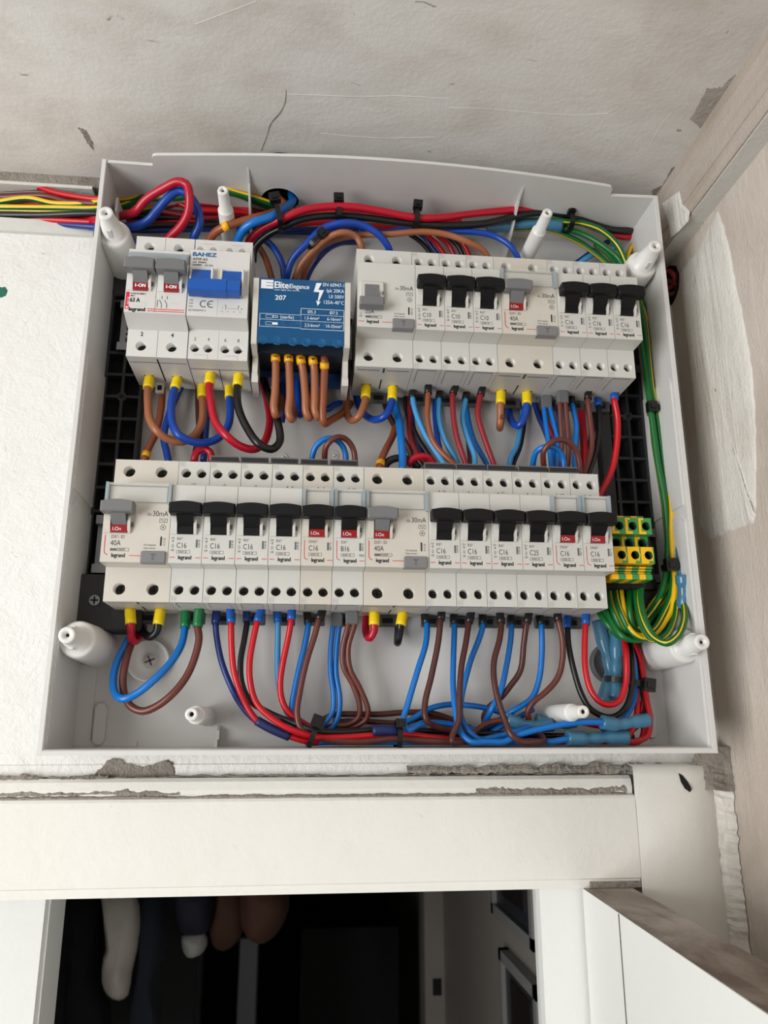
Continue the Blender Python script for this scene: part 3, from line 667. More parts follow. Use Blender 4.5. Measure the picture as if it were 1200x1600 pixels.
def N_marks(mb, x=2.2):
    mb.text('N', x-.9, -38.2, 2.0, BD, 6, .85); mb.outline(x-1.3, x+1.4, -39.7, -36.7, BD, .16, 6)
    mb.text('N', x-.9, 38.6, 1.7, BD, 6, .85); mb.outline(x-1.3, x+1.2, 37.3, 39.9, BD, .16, 6)
def hand(mb, s, x, z, h):
    G = {'1': [[(0, .55), (.45, 1), (.35, 0)]], '2': [[(0, .8), (.3, 1), (.6, .8), (.5, .5), (0, 0), (.7, .05)]], '3': [[(0, .95), (.5, .95), (.25, .55), (.6, .3), (.3, 0), (0, .1)]],
         '4': [[(.1, 1), (0, .4), (.6, .45)], [(.5, .8), (.4, 0)]], '5': [[(.6, 1), (.1, 1), (.05, .6), (.5, .5), (.5, .1), (0, 0)]], '6': [[(.5, 1), (.1, .5), (.1, .1), (.4, 0), (.5, .35), (.1, .4)]],
         '7': [[(0, .9), (.7, 1), (.35, 0)], [(.1, .5), (.6, .5)]], '8': [[(.3, .5), (.05, .8), (.35, 1), (.55, .8), (.1, .2), (.3, 0), (.55, .2), (.3, .5)]], '9': [[(.5, .7), (.2, .5), (.05, .8), (.35, 1), (.5, .75), (.4, 0)]], '0': [[(.3, 1), (0, .6), (.1, .05), (.4, 0), (.6, .5), (.3, 1)]]}
    for c_ in s:
        for st in G[c_]: mb.poly([(x+a*h*.8, z+b*h) for a, b in st], BD, .28, 8)
        x += h*.75
MCBP = ((4.4, 11, 2.1, 2.2), (13.1, 19.3, 2.1, 2.6)); RCDP = ((8.7, 15.4, 3.0, 3.1), (25.7, 15.2, 3.0, 3.1))
def new_module(kind, xl, row, w, label, cat, group=None):
    return emp(kind, W(xl, DB, ROWS[row]), label, cat, group)
def mcb(xl, row, label, series='RX³', rate='C16', box='4500 3', art='4199 49', dx=False, num='', kA=False, m='module_white'):
    o = new_module('circuit_breaker', xl, row, 17.5, label, 'circuit breaker', 'circuit breakers of the %s row' % ('lower', 'upper')[row])
    mb = body_mb(17.5, (4.3, 12.8), ports=MCBP)
    slot(mb, 0, zlo=-5.8); rating_block(mb, 0, series, rate, box, art, not dx, dx); N_marks(mb)
    if kA: mb.text('10kA', 17.0, -15.4, 1.3, ND, 1, .8, 'r')
    if num: hand(mb, num, 7.5, 22.9, 4.3)
    mb.line(8.75, -40.3, 8.75, -40.2, BD, .1, 10)
    # moulded lines on the underside
    for (xa, xb, da) in ((3, 14.5, 41.5),): mb.box(xa, xb, da, da+.5, -BT-.12, -BT, 10)
    mb.box(2.9, 3.1, 24, 41.5, -BT-.1, -BT, 10); mb.box(14.4, 14.6, 26, 41.5, -BT-.1, -BT, 6)
    mats = MM[:]; mats[0] = m
    mb.build('body', mats, o)
    handle(o, 0)
    if dx:
        w_ = MB(); w_.box(4.1, 12.6, ND+.1, ND+1.6, -5.7, -1.7, 0); w_.text('I.On', 5.2, -3.9, 1.9, ND+1.58, 1, .95); w_.build('status_window', ['window_red', 'white_ink'], o); cover(o, 0, 17.5)
    else:
        w_ = MB(); w_.box(4.1, 12.6, ND+.1, ND+1.4, -5.6, -1.4, 0, .3); w_.build('toggle_base', 'black_handle', o)
    screws(o, (4.3, 12.8)); clip(o, 3, 15)
    return o
def gear(mb, cx, cz, r, D):
    pts = []
    for k in range(16): a = k*math.pi/8; q = r if k % 2 else r*.72; pts.append((cx+q*math.cos(a), cz+q*math.sin(a)))
    mb.poly(pts+[pts[0]], D, .2); mb.line(cx-r*.3, cz-.1, cx+r*.3, cz+.1, D, .35); mb.line(cx, cz-r*.35, cx, cz+r*.35, D, .25)
def rcd(xl, row, label, kind='40'):
    o = new_module('residual_current_switch', xl, row, 35, label, 'residual current switch', 'residual current switches')
    on = kind == '40'
    mb = body_mb(35, (8.0, 25.6), hole_r=3.25, ports=RCDP)
    mb.text('30mA', 33.6, 5.3, 2.9, ND, 1, .8, 'r'); mb.text('IΔn', 24.9, 4.8, 1.5, ND, 1, .75, 'r')
    mb.outline(29.3, 33.4, .3, 2.5, ND, .2); mb.poly([(30+.2*k, 1.4+.55*math.sin(k*.6)) for k in range(14)], ND, .2); gear(mb, 31.4, -2.3, 1.6, ND)
    mb.rect(30.4, 31.3, -12.4, -7.4, ND+.07, 1); mb.text('4115 05' if on else '4023 24', 32.6, -12.4, 1.15, ND, 1, .8, rot=math.pi/2)
    mb.text('Test frequently', 21.9, -12.0, 1.0, ND, 1, .72); mb.text('Tester souvent', 21.9, -13.7, 1.0, ND, 1, .72)
    mb.text('DX³- ID' if on else 'RX³', 5.0, -7.9, 1.7, ND, 1, .85); mb.text('40A' if on else '25A', 4.8, -11.3, 2.9, ND, 1, .76)
    mb.box(4.9, 8.2, ND, ND+.08, -15.6, -14.2, 5); mb.outline(8.4, 14.6, -15.7, -14.0, ND, .18); mb.text('10000', 8.9, -14.85, 1.1, ND, 1, 1.0)
    mb.text('legrand', 9.3, -17.9, 2.1, ND, 1, .8, 'c', .12); mb.line(14.8, -18.0, 21.2, -18.0, ND, .38, 2)
    if on: mb.poly([(1.9, -7.0), (1.9, -15.6), (2.3, -17.0), (3.8, -17.8)], ND, .42, 2)
    else:
        mb.line(.8, -18, 4.2, -18, ND, .38, 2); mb.text('Off', 1.2, -14.6, 1.1, ND, 1, .8); mb.poly([(1.5, -9.8), (2.1, -9.1), (2.7, -9.8)], ND, .18); mb.line(2.1, -9.2, 2.1, -10.6, ND, .18); mb.poly([(1.4, -12.4), (2.1, -13.2), (2.8, -12.4)], ND, .18)
    for xa in (1.5, 19.5): mb.box(xa, xa+13.5, 38.6, 39.2, -BT-.1, -BT, 10); mb.box(xa, xa+13.5, 41.2, 41.4, -BT-.1, -BT, 6)
    mb.box(17, 18.2, 36, 42, -BT-.1, -BT, 10); mb.box(17, 17.8, 12, 26, -BT-.1, -BT, 3)
    if on: slot(mb, 0, a=4.4, b=13.2, zlo=-5.8)
    else:
        mb.box(1.2, 15.8, ND-.1, ND+2.6, -6.5, 7.5, 0, .6); mb.box(4.2, 12.4, ND+2.5, ND+2.7, -5.5, 5.0, 3); mb.box(4.2, 12.4, ND+2.6, ND+3.3, .4, 4.8, 11); mb.box(4.2, 12.4, ND+2.6, ND+4.5, -5.8, .2, 11)
        mb.box(14.6, 15.6, ND+2.55, ND+2.8, -1.5, .8, 5)
    mats = MM[:]; mats[0] = 'module_cream' if on else 'module_white'; mats.append('grey_handle')
    mb.build('body', mats, o)
    if on:
        handle(o, 0, 'grey_handle', stem=(4.9, 12.7)); w_ = MB(); w_.box(4.5, 13.1, ND+.1, ND+1.6, -5.7, -1.7, 0); w_.text('I.On', 5.6, -3.9, 1.9, ND+1.58, 1, .95); w_.build('status_window', ['window_red', 'white_ink'], o); cover(o, 0, 35)
    else:
        w_ = MB(); w_.prism(bar_poly(1, 15.4, -11.4, -6.0, .2), ND+2.0, ND+8.6, 0, .6); w_.build('toggle', 'grey_handle', o)
    w_ = MB(); w_.prism([(21.0, -21.9), (33.6, -21.9), (33.9, -21.4), (33.9, -16.2), (33.2, -15.5), (21.6, -15.5), (21.0, -16.2)], ND-4, ND+1.3, 0, .5)
    w_.line(26, -17.4, 29, -17.4, ND+1.3, .35, 1); w_.outline(27.0, 28.0, -20.4, -17.4, ND+1.3, .22, 1); w_.build('test_button', ['test_grey', 'clip_grey'], o)
    screws(o, (8.0, 25.6), r=2.9); clip(o, 11, 24)
    return o

# ---- lower row, left to right
rcd(0, 0, 'leftmost cream switch of the lower row with grey toggle, above the slack blue loop')
LOW = [(35, 'RX', '7', 'first black-toggle breaker of the lower row, right of the left grey-toggle switch, green ferrules below'),
       (52.5, 'RX', '8', 'second black-toggle breaker of the lower row, navy and red wires below'),
       (70, 'RX', '9', 'third black-toggle breaker of the lower row, black and red wires below'),
       (87.5, 'RX', '10', 'fourth black-toggle breaker of the lower row, last one left of the red windows'),
       (105, 'DNX', '11', 'lower row breaker marked C16 with red window, left of the B16 breaker'),
       (122.5, 'DX', '12', 'breaker marked B16 with red window and clear label cover in the lower row')]
for x, k, n, lab in LOW:
    if k == 'RX': mcb(x, 0, lab, num=n)
    elif k == 'DNX': mcb(x, 0, lab, 'DNX³', 'C16', '4500 3', '4067 74', True, n, m='module_cream')
    else: mcb(x, 0, lab, 'DX³', 'B16', '6000 3', '4076 55', True, n, kA=True)
rcd(140, 0, 'cream grey-toggle switch in the middle of the lower row, right of the B16 breaker')
LOW = [(175, 'C16', '13', 'lower row breaker right of the middle grey-toggle switch, handwritten 13 on top'),
       (192.5, 'C16', '14', 'second breaker right of the middle grey-toggle switch in the lower row'),
       (210, 'C16', '15', 'third breaker right of the middle grey-toggle switch, just left of the C25 breaker'),
       (227.5, 'C25', '16', 'breaker marked C25 with black toggle in the lower row'),
       (245, 'DNX', '17', 'lower row breaker with red window just right of the C25 breaker'),
       (262.5, 'DNX', '18', 'rightmost breaker of the lower row, red window, beside the green and yellow terminals')]
for x, k, n, lab in LOW:
    if k == 'DNX': mcb(x, 0, lab, 'DNX³', 'C16', '4500 3', '4067 74', True, n)
    else: mcb(x, 0, lab, rate=k, num=n, art='4199 51' if k == 'C25' else '4199 49')
# ---- upper row
rcd(134.4, 1, 'switch marked 25A with grey toggle down, right of the blue distribution block', '25')
for i, lab in enumerate(('left of the three C10 breakers in the upper row', 'middle of the three C10 breakers in the upper row', 'right of the three C10 breakers, beside the grey-toggle 40A switch in the upper row')):
    mcb(169.4+17.5*i, 1, lab, rate='C10', art='4199 47')
rcd(221.9, 1, 'cream 40A switch of the upper row with grey toggle up')
for i, lab in enumerate(('left of the three C16 breakers in the upper row, grey twin ferrules below', 'middle of the three C16 breakers at the right end of the upper row', 'rightmost breaker of the upper row, red wire with blue ferrule below')):
    mcb(256.9+17.5*i, 1, lab)
# ---- main isolator
o = new_module('isolator_switch', 0, 1, 35, 'two-pole main isolator marked 63 A with twin grey toggles and red I-ON windows', 'isolator switch')
mb = body_mb(35, (8.2, 25.8), nb=-19.5, nslope=3.5, hole_r=3.1, ports=RCDP)
for s in (0, 17.5): slot(mb, s, zlo=-5.6, zhi=6, a=4.3, b=13)
mb.line(17.5, -39.8, 17.5, -22.5, BD, .16, 10); mb.line(17.5, -19, 17.5, 12, ND, .16, 10); mb.line(17.5, 22.5, 17.5, 40, BD, .14, 10)
mb.rect(.6, 2.6, -17.6, -6.6, ND+.06, 2); mb.text('043 30', 2.3, -14.6, 1.3, ND+.03, 9, .9, rot=math.pi/2); mb.rect(1.2, 2.2, -17.0, -16.0, ND+.1, 9)
mb.text('AC22A DC 60947-3', 3.2, -7.5, 1.0, ND, 1, .7, bold=.05); mb.text('400 V ~', 3.2, -9.0, .9, ND, 1, .7, bold=.05); mb.text('63 A', 3.2, -11.6, 2.6, ND, 1, .75, bold=.16)
mb.text('legrand', 3.0, -17.5, 2.3, ND, 1, .95, bold=.2); mb.line(13.2, -16.9, 34, -16.9, ND, .5, 2); mb.line(13.2, -18.2, 34, -18.2, ND, .5, 2)
for (a, b, c_, d_) in ((18.6, -15.5, 18.6, -11), (21, -16, 21, -13.6), (21, -13.6, 19.6, -10.8), (21, -10.2, 21, -8.2), (24, -16, 24, -13.6), (24, -13.6, 22.6, -10.8), (24, -10.2, 24, -8.2)): mb.line(a, b, c_, d_, ND, .35, 1)
mb.text('2', 8.2, -25.6, 2.6, BD, 1, .85, 'c', .1); mb.text('4', 25.8, -25.6, 2.6, BD, 1, .85, 'c', .1)
mb.poly([(4.2, -14.4), (5.5, -15.3), (11.5, -15.3), (12.5, -14.4), (12.3, -13.2), (9, -12.7)], ND, .14, 6); mb.poly([(26, -12.6), (30.6, -12.6), (31, -13.2)], ND, .14, 6)
mb.box(.8, 34.2, 36, 36.5, -BT-.1, -BT, 10); mb.box(17.2, 18.0, 10, 41, -BT-.1, -BT, 3)
mats = MM[:]; mats[0] = 'module_bright'; mb.build('body', mats, o)
for s in (0, 17.5):
    handle(o, s, 'grey_handle', zb=3.6, zt=10.8, w=16.9, stem=(4.5, 12.8)); w_ = MB(); w_.box(s+4.4, s+12.9, ND+.1, ND+2.0, -5.6, -.4, 0); w_.text('I–ON', s+8.6, -3.1, 2.1, ND+1.98, 1, .85, 'c', bold=.14); w_.build('status_window', ['window_red', 'white_ink'], o)
w_ = MB(); w_.box(.3, 34.8, ND, ND+1.8, 12.8, 19.2, 0, .4); w_.box(31, 33.8, ND+1.7, ND+2.2, 13.5, 17.5, 0); w_.build('label_cover', 'clear_edge', o)
screws(o, (8.2, 25.8), r=2.8); w_ = MB(); w_.box(11.5, 16.5, 6, 9, -47, -40, 0, .5); w_.box(12.6, 15.4, 8.9, 9.1, -45.8, -42.5, 1); w_.build('rail_clip', ['post_white', 'void'], o)
# ---- changeover switch
o = new_module('changeover_switch', 35.3, 1, 35, 'white changeover switch with joined blue toggle bar and blue lettering, right of the main isolator', 'changeover switch')
H4 = (3.9, 11.7, 21.6, 29.2)
mb = MB(); g = .15
mb = body_mb(35, H4, nt=24, nb=-20, nslope=1, hole_r=2.75, zh=33.0, ports=((4.2, 6, 2.3, 2.5), (11.5, 24, 2.6, 2.8), (21.6, 6, 2.3, 2.5), (28.6, 24, 2.6, 2.8)))
mb.text('BAHEZ', 1.6, 20.6, 2.5, ND, 7, 1.25, bold=.22); mb.text('AFSF-63', 1.6, 17.4, 1.6, ND, 1, 1.1, bold=.06); mb.text('63A  50/60Hz', 1.6, 15.3, 1.0, ND, 1, 1.0, bold=.05); mb.text('230/400V~   AC-22A', 1.6, 13.5, 1.0, ND, 1, .95, bold=.05)
for a in (1.8, 19.6):
    mb.box(a-.8, a+12.6, ND-.1, ND+.6, -6.5, 10.8, 0, .3); mb.box(a+11.2, a+12.8, ND, ND+3.2, -6, 10.5, 0, .5); mb.box(a-1, a+.1, ND, ND+2.6, -6, 10.5, 0, .4)
mb.line(17.6, -19.5, 17.6, -8, ND, .12, 6)
mb.text('ON', 2.3, -9.8, 1.1, ND, 1, .9, 'c'); mb.text('OFF', 2.3, -11.9, 1.1, ND, 1, .9, 'c'); mb.text('ON', 2.3, -14.0, 1.1, ND, 1, .9, 'c')
for cx_ in (8.6, 12.8):
    mb.poly([(cx_+1.6+2.0*math.cos(a)-.6, -12+2.1*math.sin(a)) for a in [math.radians(55+q*25) for q in range(11)]], ND, .5)
mb.line(10.9+.9, -12, 14.0, -12, ND, .45)
mb.text('IEC/EN60947-3', 1.2, -16.3, 1.2, ND, 1, .9); mb.poly([(21.5, -11.6), (22.3, -12.8), (22.3, -15.2)], ND, .14); mb.poly([(22.3, -14.2), (29.6, -14.2)], ND, .14); mb.poly([(29.6, -12.0), (29.6, -15.2)], ND, .14)
mb.outline(22, 22.7, -12.9, -12.3, ND, .12); mb.outline(29.3, 30, -12.9, -12.3, ND, .12); mb.text('I', 20.6, -14.1, 1.2, ND, 1, .9, 'r'); mb.text('II', 31.2, -14.1, 1.2, ND, 1, .9)
for i, x in enumerate((20.5, 24, 27.5, 31)): mb.text('%d I' % (2*i+2), x-.7, -16.2, .8, ND, 1, .9)
for i, x in enumerate(H4): mb.text(str(2*i+2), x, -27.2, 2.2, BD, 1, .85, 'c')
for z in (-37.4, 37.4):
    mb.line(H4[0], z, H4[1], z, BD, .12, 5); mb.line(H4[2], z, H4[3], z, BD, .12, 5)
mb.line(H4[1], -40, H4[1], -37.4, BD, .12, 5); mb.line(H4[3], -40, H4[3], -37.4, BD, .12, 5); mb.line(17.6, -39.8, 17.6, -21.5, BD, .14, 6)
mb.box(.4, 34.6, 30, 30.6, -BT-.1, -BT, 10); mb.box(17.2, 17.6, 2, 30, -BT-.1, -BT, 10)
mats = MM[:]; mats[0] = 'module_bright'; mb.build('body', mats, o)
w_ = MB()
for a in (1.8, 19.6): w_.xprism([(ND+.2, 10), (ND+1.4, 9.6), (ND+1.4, 8.4), (ND+4.6, -1), (ND+4.6, -3), (ND+.2, -3)], a+.4, a+11, 0)
w_.xprism([(ND+1, -8.0), (ND+8.2, -8.0), (ND+9, -7.2), (ND+9, -1.6), (ND+8.4, -.8), (ND+1, -.8)], 1.0, 30.6, 0); w_.xprism([(ND+1, -8.3), (ND+8.6, -8.3), (ND+9.4, -7.4), (ND+9.4, -1.2), (ND+8.7, -.5), (ND+1, -.5)], 8.6, 23, 0)
w_.build('toggle_bar', 'blue_handle', o)
screws(o, H4, 33.0, r=2.4)
# ---- distribution block
o = new_module('distribution_block', 72.9, 1, 57.4, 'blue see-through distribution block with white lettering and five numbered brown wires', 'distribution block')
z0, z1, D1 = -35.0, 8.4, 57.0
mb = MB(); mb.box(0, 57.4, 0, 14, -36, 12, 0); mb.box(3.2, 54.2, 13, 44, -32, 5, 1); mb.box(3.2, 54.2, 13, 48, 2, 6, 1)
mb.build('base', ['block_blue', 'block_dark'], o)
for xa in (0, 54.2):
    mb = MB(); mb.xprism([(10, -48), (34, -48), (38, -44), (38, z0), (D1-1, z0), (D1, z0+1), (D1, z1-1), (D1-1, z1), (10, z1)], xa, xa+3.2)
    mb.box(xa-.3, xa+3.6, 14, 36, -50, -44, 0); mb.build('side_frame', 'block_cream', o)
mb = MB(); mb.box(3.2, 54.2, 44, 44.6, -34.5, -9.5, 1)
for zz_, xs_ in ((-15.5, (8, 16.5, 25, 33, 41.5, 50)), (-26.5, (6, 14.5, 24, 32, 41, 50.5))):
    for xx in xs_:
        mb.lathe((xx, 44.6, zz_), [(0, 2.9), (.6, 2.9), (.7, 2.0), (.1, 1.9), (.1, .01)], (0, 1, 0), 18, 0)
mb.build('terminal_bar', ['teal_ring', 'block_dark'], o)
mb = MB(); mb.box(3.2, 54.2, D1-1.2, D1-.2, z0+.8, z1-.2, 0, .3); mb.box(3.2, 54.2, 16, D1-1, z1-1, z1-.2, 0)
T_ = D1-.2
mb.rect(4.4, 11.6, 1.0, 6.8, T_+.05, 1); mb.rect(7.4, 12, 4.6, 5.2, T_+.12, 0); mb.rect(7.4, 12, 2.6, 3.2, T_+.12, 0)
mb.text('Elite', 12.4, 3.8, 4.2, T_, 1, .82, bold=.14); mb.text('Elegance', 21.2, 3.4, 2.9, T_, 1, .82, bold=.04); mb.text('laser light the world', 12.4, .6, 1.0, T_, 1, 1.25)
mb.text('207', 13, -4.6, 3.0, T_, 1, 1.0, bold=.08)
mb.add([(x, T_+.08, z) for x, z in ((37, 6.4), (40.2, 6.4), (38.2, 1.8), (41.6, 1.8), (38.6, -6.2), (39.9, -5.8), (38.1, -8.8), (37.0, -5.2), (38.0, -6.0), (38.9, .3), (35.5, .3))], [(0, 1, 2, 10), (2, 3, 9, 10), (3, 4, 8, 9), (4, 5, 6, 7, 8)], 1)
for i, s in enumerate(('EN 60947-1', 'Ipk 20KA', 'UI 500V', '125A-40°C')): mb.text(s, 53.6, 5.6-3.9*i, 2.3, T_, 1, .82, 'r')
mb.outline(28.2, 53.8, -24.6, -10.9, T_, .26, 1); mb.line(28.2, -15.0, 53.8, -15.0, T_, .2, 1); mb.line(4.4, -19.2, 53.8, -19.2, T_, .2, 1); mb.outline(4.4, 28.4, -24.0, -15.4, T_, .22, 1)
mb.text('Ø5.3', 34.6, -13.0, 2.0, T_, 1, .85, 'c'); mb.text('Ø7.5', 47.6, -13.0, 2.0, T_, 1, .85, 'c'); mb.text('1.5-6mm²', 35, -17.1, 2.0, T_, 1, .8, 'c'); mb.text('6-16mm²', 48, -17.1, 2.0, T_, 1, .8, 'c'); mb.text('2.5-6mm²', 35.2, -21.8, 2.0, T_, 1, .8, 'c'); mb.text('10-25mm²', 48, -21.8, 2.0, T_, 1, .8, 'c')
mb.text('(starfix)', 16.4, -17.2, 2.1, T_, 1, .85); mb.outline(8, 12, -18.3, -16.2, T_, .16, 1); mb.outline(12, 15, -18, -16.5, T_, .3, 1); mb.outline(8, 12, -22.8, -20.7, T_, .16, 1); mb.box(12, 15, T_, T_+.08, -22.5, -21, 1)
mb.build('cover', ['cover_blue', 'white_ink'], o)
# ---- earth terminals
for i, lab in enumerate(('left of the three green and yellow earth terminals, touching the last breaker', 'middle of the three green and yellow earth terminals', 'right of the three green and yellow earth terminals, nearest the earth wires')):
    o = new_module('earth_terminal', 284.2+8.1*i, 0, 8, lab, 'terminal block', 'green and yellow earth terminals')
    mb = MB(); a, b = .1, 7.9
    def st(d1, z0_, z1_, hole=None, hm=3, mY=1, mG=0, cut=1.7):
        if hole:
            mb.plate(a, b, z0_, z1_, d1, [(4.7, (z0_+z1_)/2, hole)], mG, 2, 6, n=24); mb.plate(a, cut, z0_, z1_, d1+.06, [], mY); mb.plate(cut, 4.4, z0_, z0_+1.7, d1+.06, [], mY); mb.plate(cut, 3.2, z1_-1.3, z1_, d1+.06, [], mY); mb.box(a, b, 0, d1-7, z0_, z1_, mG)
            for (x_, m_) in ((a, mY), (b, mG)): mb.add([(x_, d1-7, z0_), (x_, d1, z0_), (x_, d1, z1_), (x_, d1-7, z1_)], [(0, 1, 2, 3)], m_)
            mb.add([(a, d1-7, z0_), (b, d1-7, z0_), (b, d1, z0_), (a, d1, z0_)], [(0, 1, 2, 3)], mG); mb.add([(a, d1-7, z1_), (b, d1-7, z1_), (b, d1, z1_), (a, d1, z1_)], [(0, 1, 2, 3)], mG)
        else: mb.box(a, 3.9, 2, d1, z0_, z1_, mY); mb.box(3.9, b, 2, d1, z0_, z1_, mG)
    def ringcol(z_, d1, mi): mb.lathe((4.7, d1, z_), [(-6, 2.5), (.08, 2.55), (.12, 3.0), (.05, 3.05)], (0, 1, 0), 24, mi)
    st(38, 13, 16.4); st(48, 2.8, 12.6, 2.5); ringcol(7.7, 48, 0); st(41, -4.8, 2.8, 2.5); ringcol(-1, 41, 4)
    st(48, -14.6, -4.8, 2.5, mG=1); mb.plate(7.2, b, -14.6, -4.8, 48.08, [], 0); mb.plate(4.6, 7.2, -14.6, -13.0, 48.08, [], 0); ringcol(-9.7, 48, 1)
    for k, zz_ in enumerate((-15.8, -17.2, -18.6)): st(44-k*1.3, zz_-.9, zz_+.1)
    st(43, -23.0, -20)
    mb.cyl((4.7, 41, 7.7), 2.4, 2.4, (0, 1, 0), .5, 20, 2); mb.cyl((4.7, 34.5, -1), 2.4, 2.4, (0, 1, 0), .5, 20, 2); mb.cyl((4.7, 41.5, -9.7), 2.4, 2.4, (0, 1, 0), .5, 20, 5)
    mb.box(a, b, 0, 30, -26, -23, 3)
    mb.build('body', ['terminal_green', 'terminal_yellow', 'terminal_dark', 'void', 'terminal_dark', 'terminal_orange'], o)
    for zz_, d_ in ((7.7, 41.6), (-9.7, 42.1)):
        w_ = MB(); w_.cyl((4.7, d_-1, zz_), 1.9, 1.9, (0, 1, 0), 1.2, 18, 0); w_.box(3.2, 6.2, d_+.2, d_+.25, zz_-.3, zz_+.3, 1); w_.build('terminal_screw', ['screw_metal', 'void'], o)
mb = MB(); mb.box(309.2, 312, -50, -26, -20, 14, 0, .5); mb.box(312, 318, -52, -34, -16, 8, 0, .8); mb.box(309, 324, -54, -44, -24, -17, 0, .6)
tag(mb.build('end_stop', 'tie_black', loc=OZ), 'black end stop clamped on the rail right of the earth terminals', 'end stop')
# ---- comb busbars behind the lower row
for xa, xb, n, lab in ((51, 137, 5, 'left grey comb busbar cover behind the tops of the lower breakers'), (175.5, 270, 5, 'right grey comb busbar cover behind the tops of the lower breakers')):
    mb = MB(); mb.box(xa, xb, -30, -18, 40.6, 42.2, 0); st_ = (xb-xa)/n
    for i in range(n): mb.box(xa+i*st_+.6, xa+(i+1)*st_-.6, -29, -19.2, 42, 45.6, 0, .3); mb.box(xa+i*st_+1.2, xa+(i+1)*st_-1.2, -19.3, -18.8, 42.4, 45.0, 1); mb.box(xa+i*st_+.6, xa+(i+1)*st_-.6, -19.4, -18.6, 45.0, 45.7, 0)
    tag(mb.build('comb_busbar', ['comb_grey', 'comb_black'], loc=OZ), lab, 'busbar', 'comb busbars')

# ---------------------------------------------------------------- wires
def fillD(pts, d0, d1):
    """(u,v[,D]) -> scene points; missing depths are interpolated between the given ones"""
    P = [list(p) for p in pts]; n = len(P)
    if len(P[0]) < 3: P[0].append(d0)
    if len(P[-1]) < 3: P[-1].append(d1)
    known = [i for i in range(n) if len(P[i]) == 3]
    for a, b in zip(known, known[1:]):
        for i in range(a+1, b): P[i].append(P[a][2]+(P[b][2]-P[a][2])*(i-a)/(b-a))
    out = []
    for u, v, D in P:
        x, d, z = at(u, v, D); out.append(Vector((x, d, max(z, -113.2))))
    return out
FC = {'Y': 'ferrule_yellow', 'B': 'ferrule_blue', 'N': 'ferrule_navy', 'K': 'ferrule_black', 'G': 'ferrule_green', 'S': 'ferrule_grey'}
def wire(label, col, r, pts, d0=-36, d1=-40, port=None, fer=None, end_port=None, fer2=None, sleeve=None, stripe=None, group=None, name='insulated_wire', cat='wire', fr=None, marks=None, twist=0, sw=.08, sc=.58):
    P = fillD(pts, d0, d1)
    if port: P = [Vector((port[0], port[1], port[2]+4)), Vector(port)] + P
    if end_port: P = P + [Vector(end_port), Vector((end_port[0], end_port[1], end_port[2]+4))]
    path = spline(P, 1.8)
    org = path[0].copy()
    root = emp(name, W(*org), label, cat, group)
    def put(n, mb, mats):
        mb.v = [(a-org.x, b-org.y, c-org.z) for a, b, c in mb.v]; return mb.build(n, mats, root)
    mats = [col, stripe] if stripe else [col]
    put('insulation', tube_mb(path, r, stripe=sw if stripe else 0, twist=twist, sc=sc), mats)
    def ferr(code, a, b):
        seg = path[a:b+1] if a < b else path[b:a+1]
        if len(seg) < 2: return
        if code == 'S':
            c = (seg[0]+seg[-1])/2; L = (seg[0]-seg[-1]).length/2
            mb = MB(); x = c.x+1.9; z = c.z
            zt = max(seg[0].z, seg[-1].z); zb = min(seg[0].z, seg[-1].z)
            mb.prism([(x-3.6, zb), (x+3.6, zb), (x+3.8, zt-3.5), (x+2.6, zt-1.6), (x-2.6, zt-1.6), (x-3.8, zt-3.5)], c.y-2.2, c.y+2.2, 0, .8); put('twin_ferrule', mb, 'ferrule_grey'); return
        rr = fr or (r+.75); n = len(seg)
        put('ferrule', tube_mb(seg, [rr*(.72 if (i == 0 or i == n-1) and n > 3 and seg[i].z == max(s.z for s in seg) else 1.0) for i in range(n)]), FC[code])
    near = lambda q: min(range(len(path)), key=lambda i: (path[i]-q).length)
    if fer: ferr(fer, near(P[0]+Vector((0, 0, -2.5))), near(P[2]))
    if fer2: ferr(fer2, near(P[-3]), near(P[-1]+Vector((0, 0, -2.5))))
    if sleeve:
        for (u, v, D, ch) in sleeve:
            q = Vector(at(u, v, D)); i = near(q); k = max(1, int(2.4/1.8)); seg = path[max(0, i-k):i+k+1]
            mb = tube_mb(seg, r+.45); s = put('number_sleeve', mb, 'sleeve_yellow')
            if ch:
                tb = MB(); m_ = path[i]; t = (path[min(i+1, len(path)-1)]-path[i-1]).normalized(); ang = math.atan2(t.z, t.x)
                if ang < 0: ang += math.pi
                tb.text(ch, 0, 0, 2.0, 0, 0, 1.0, 'c', .16, rot=math.pi/2 if ang > 2.2 or ang < 2.2 else 0)
                tb.v = [(a+m_.x-org.x, b+m_.y+r+.5-org.y, c+m_.z-org.z) for a, b, c in tb.v]; tb.build('number', 'ink', s)
    if marks:
        for (u, v, D, tx, h, rot) in marks:
            q = Vector(at(u, v, D)); m_ = path[near(q)]; tb = MB(); tb.text(tx, 0, 0, h, 0, 0, .9, 'c', .05, rot=rot)
            tb.v = [(a+m_.x-org.x, b+m_.y+r-org.y, c+m_.z-org.z) for a, b, c in tb.v]; tb.build('printing', 'ink', root)
    return root, path
def mp(x, k, row=0):  # port of a one-module breaker: k 0 = left, 1 = right
    return (x+(4.4 if k == 0 else 13.1), -47.0 if k == 0 else -38.7, ROWS[row]-BT)
def rp(x, k, row=0): return (x+(8.7 if k == 0 else 25.7), -42.8, ROWS[row]-BT)

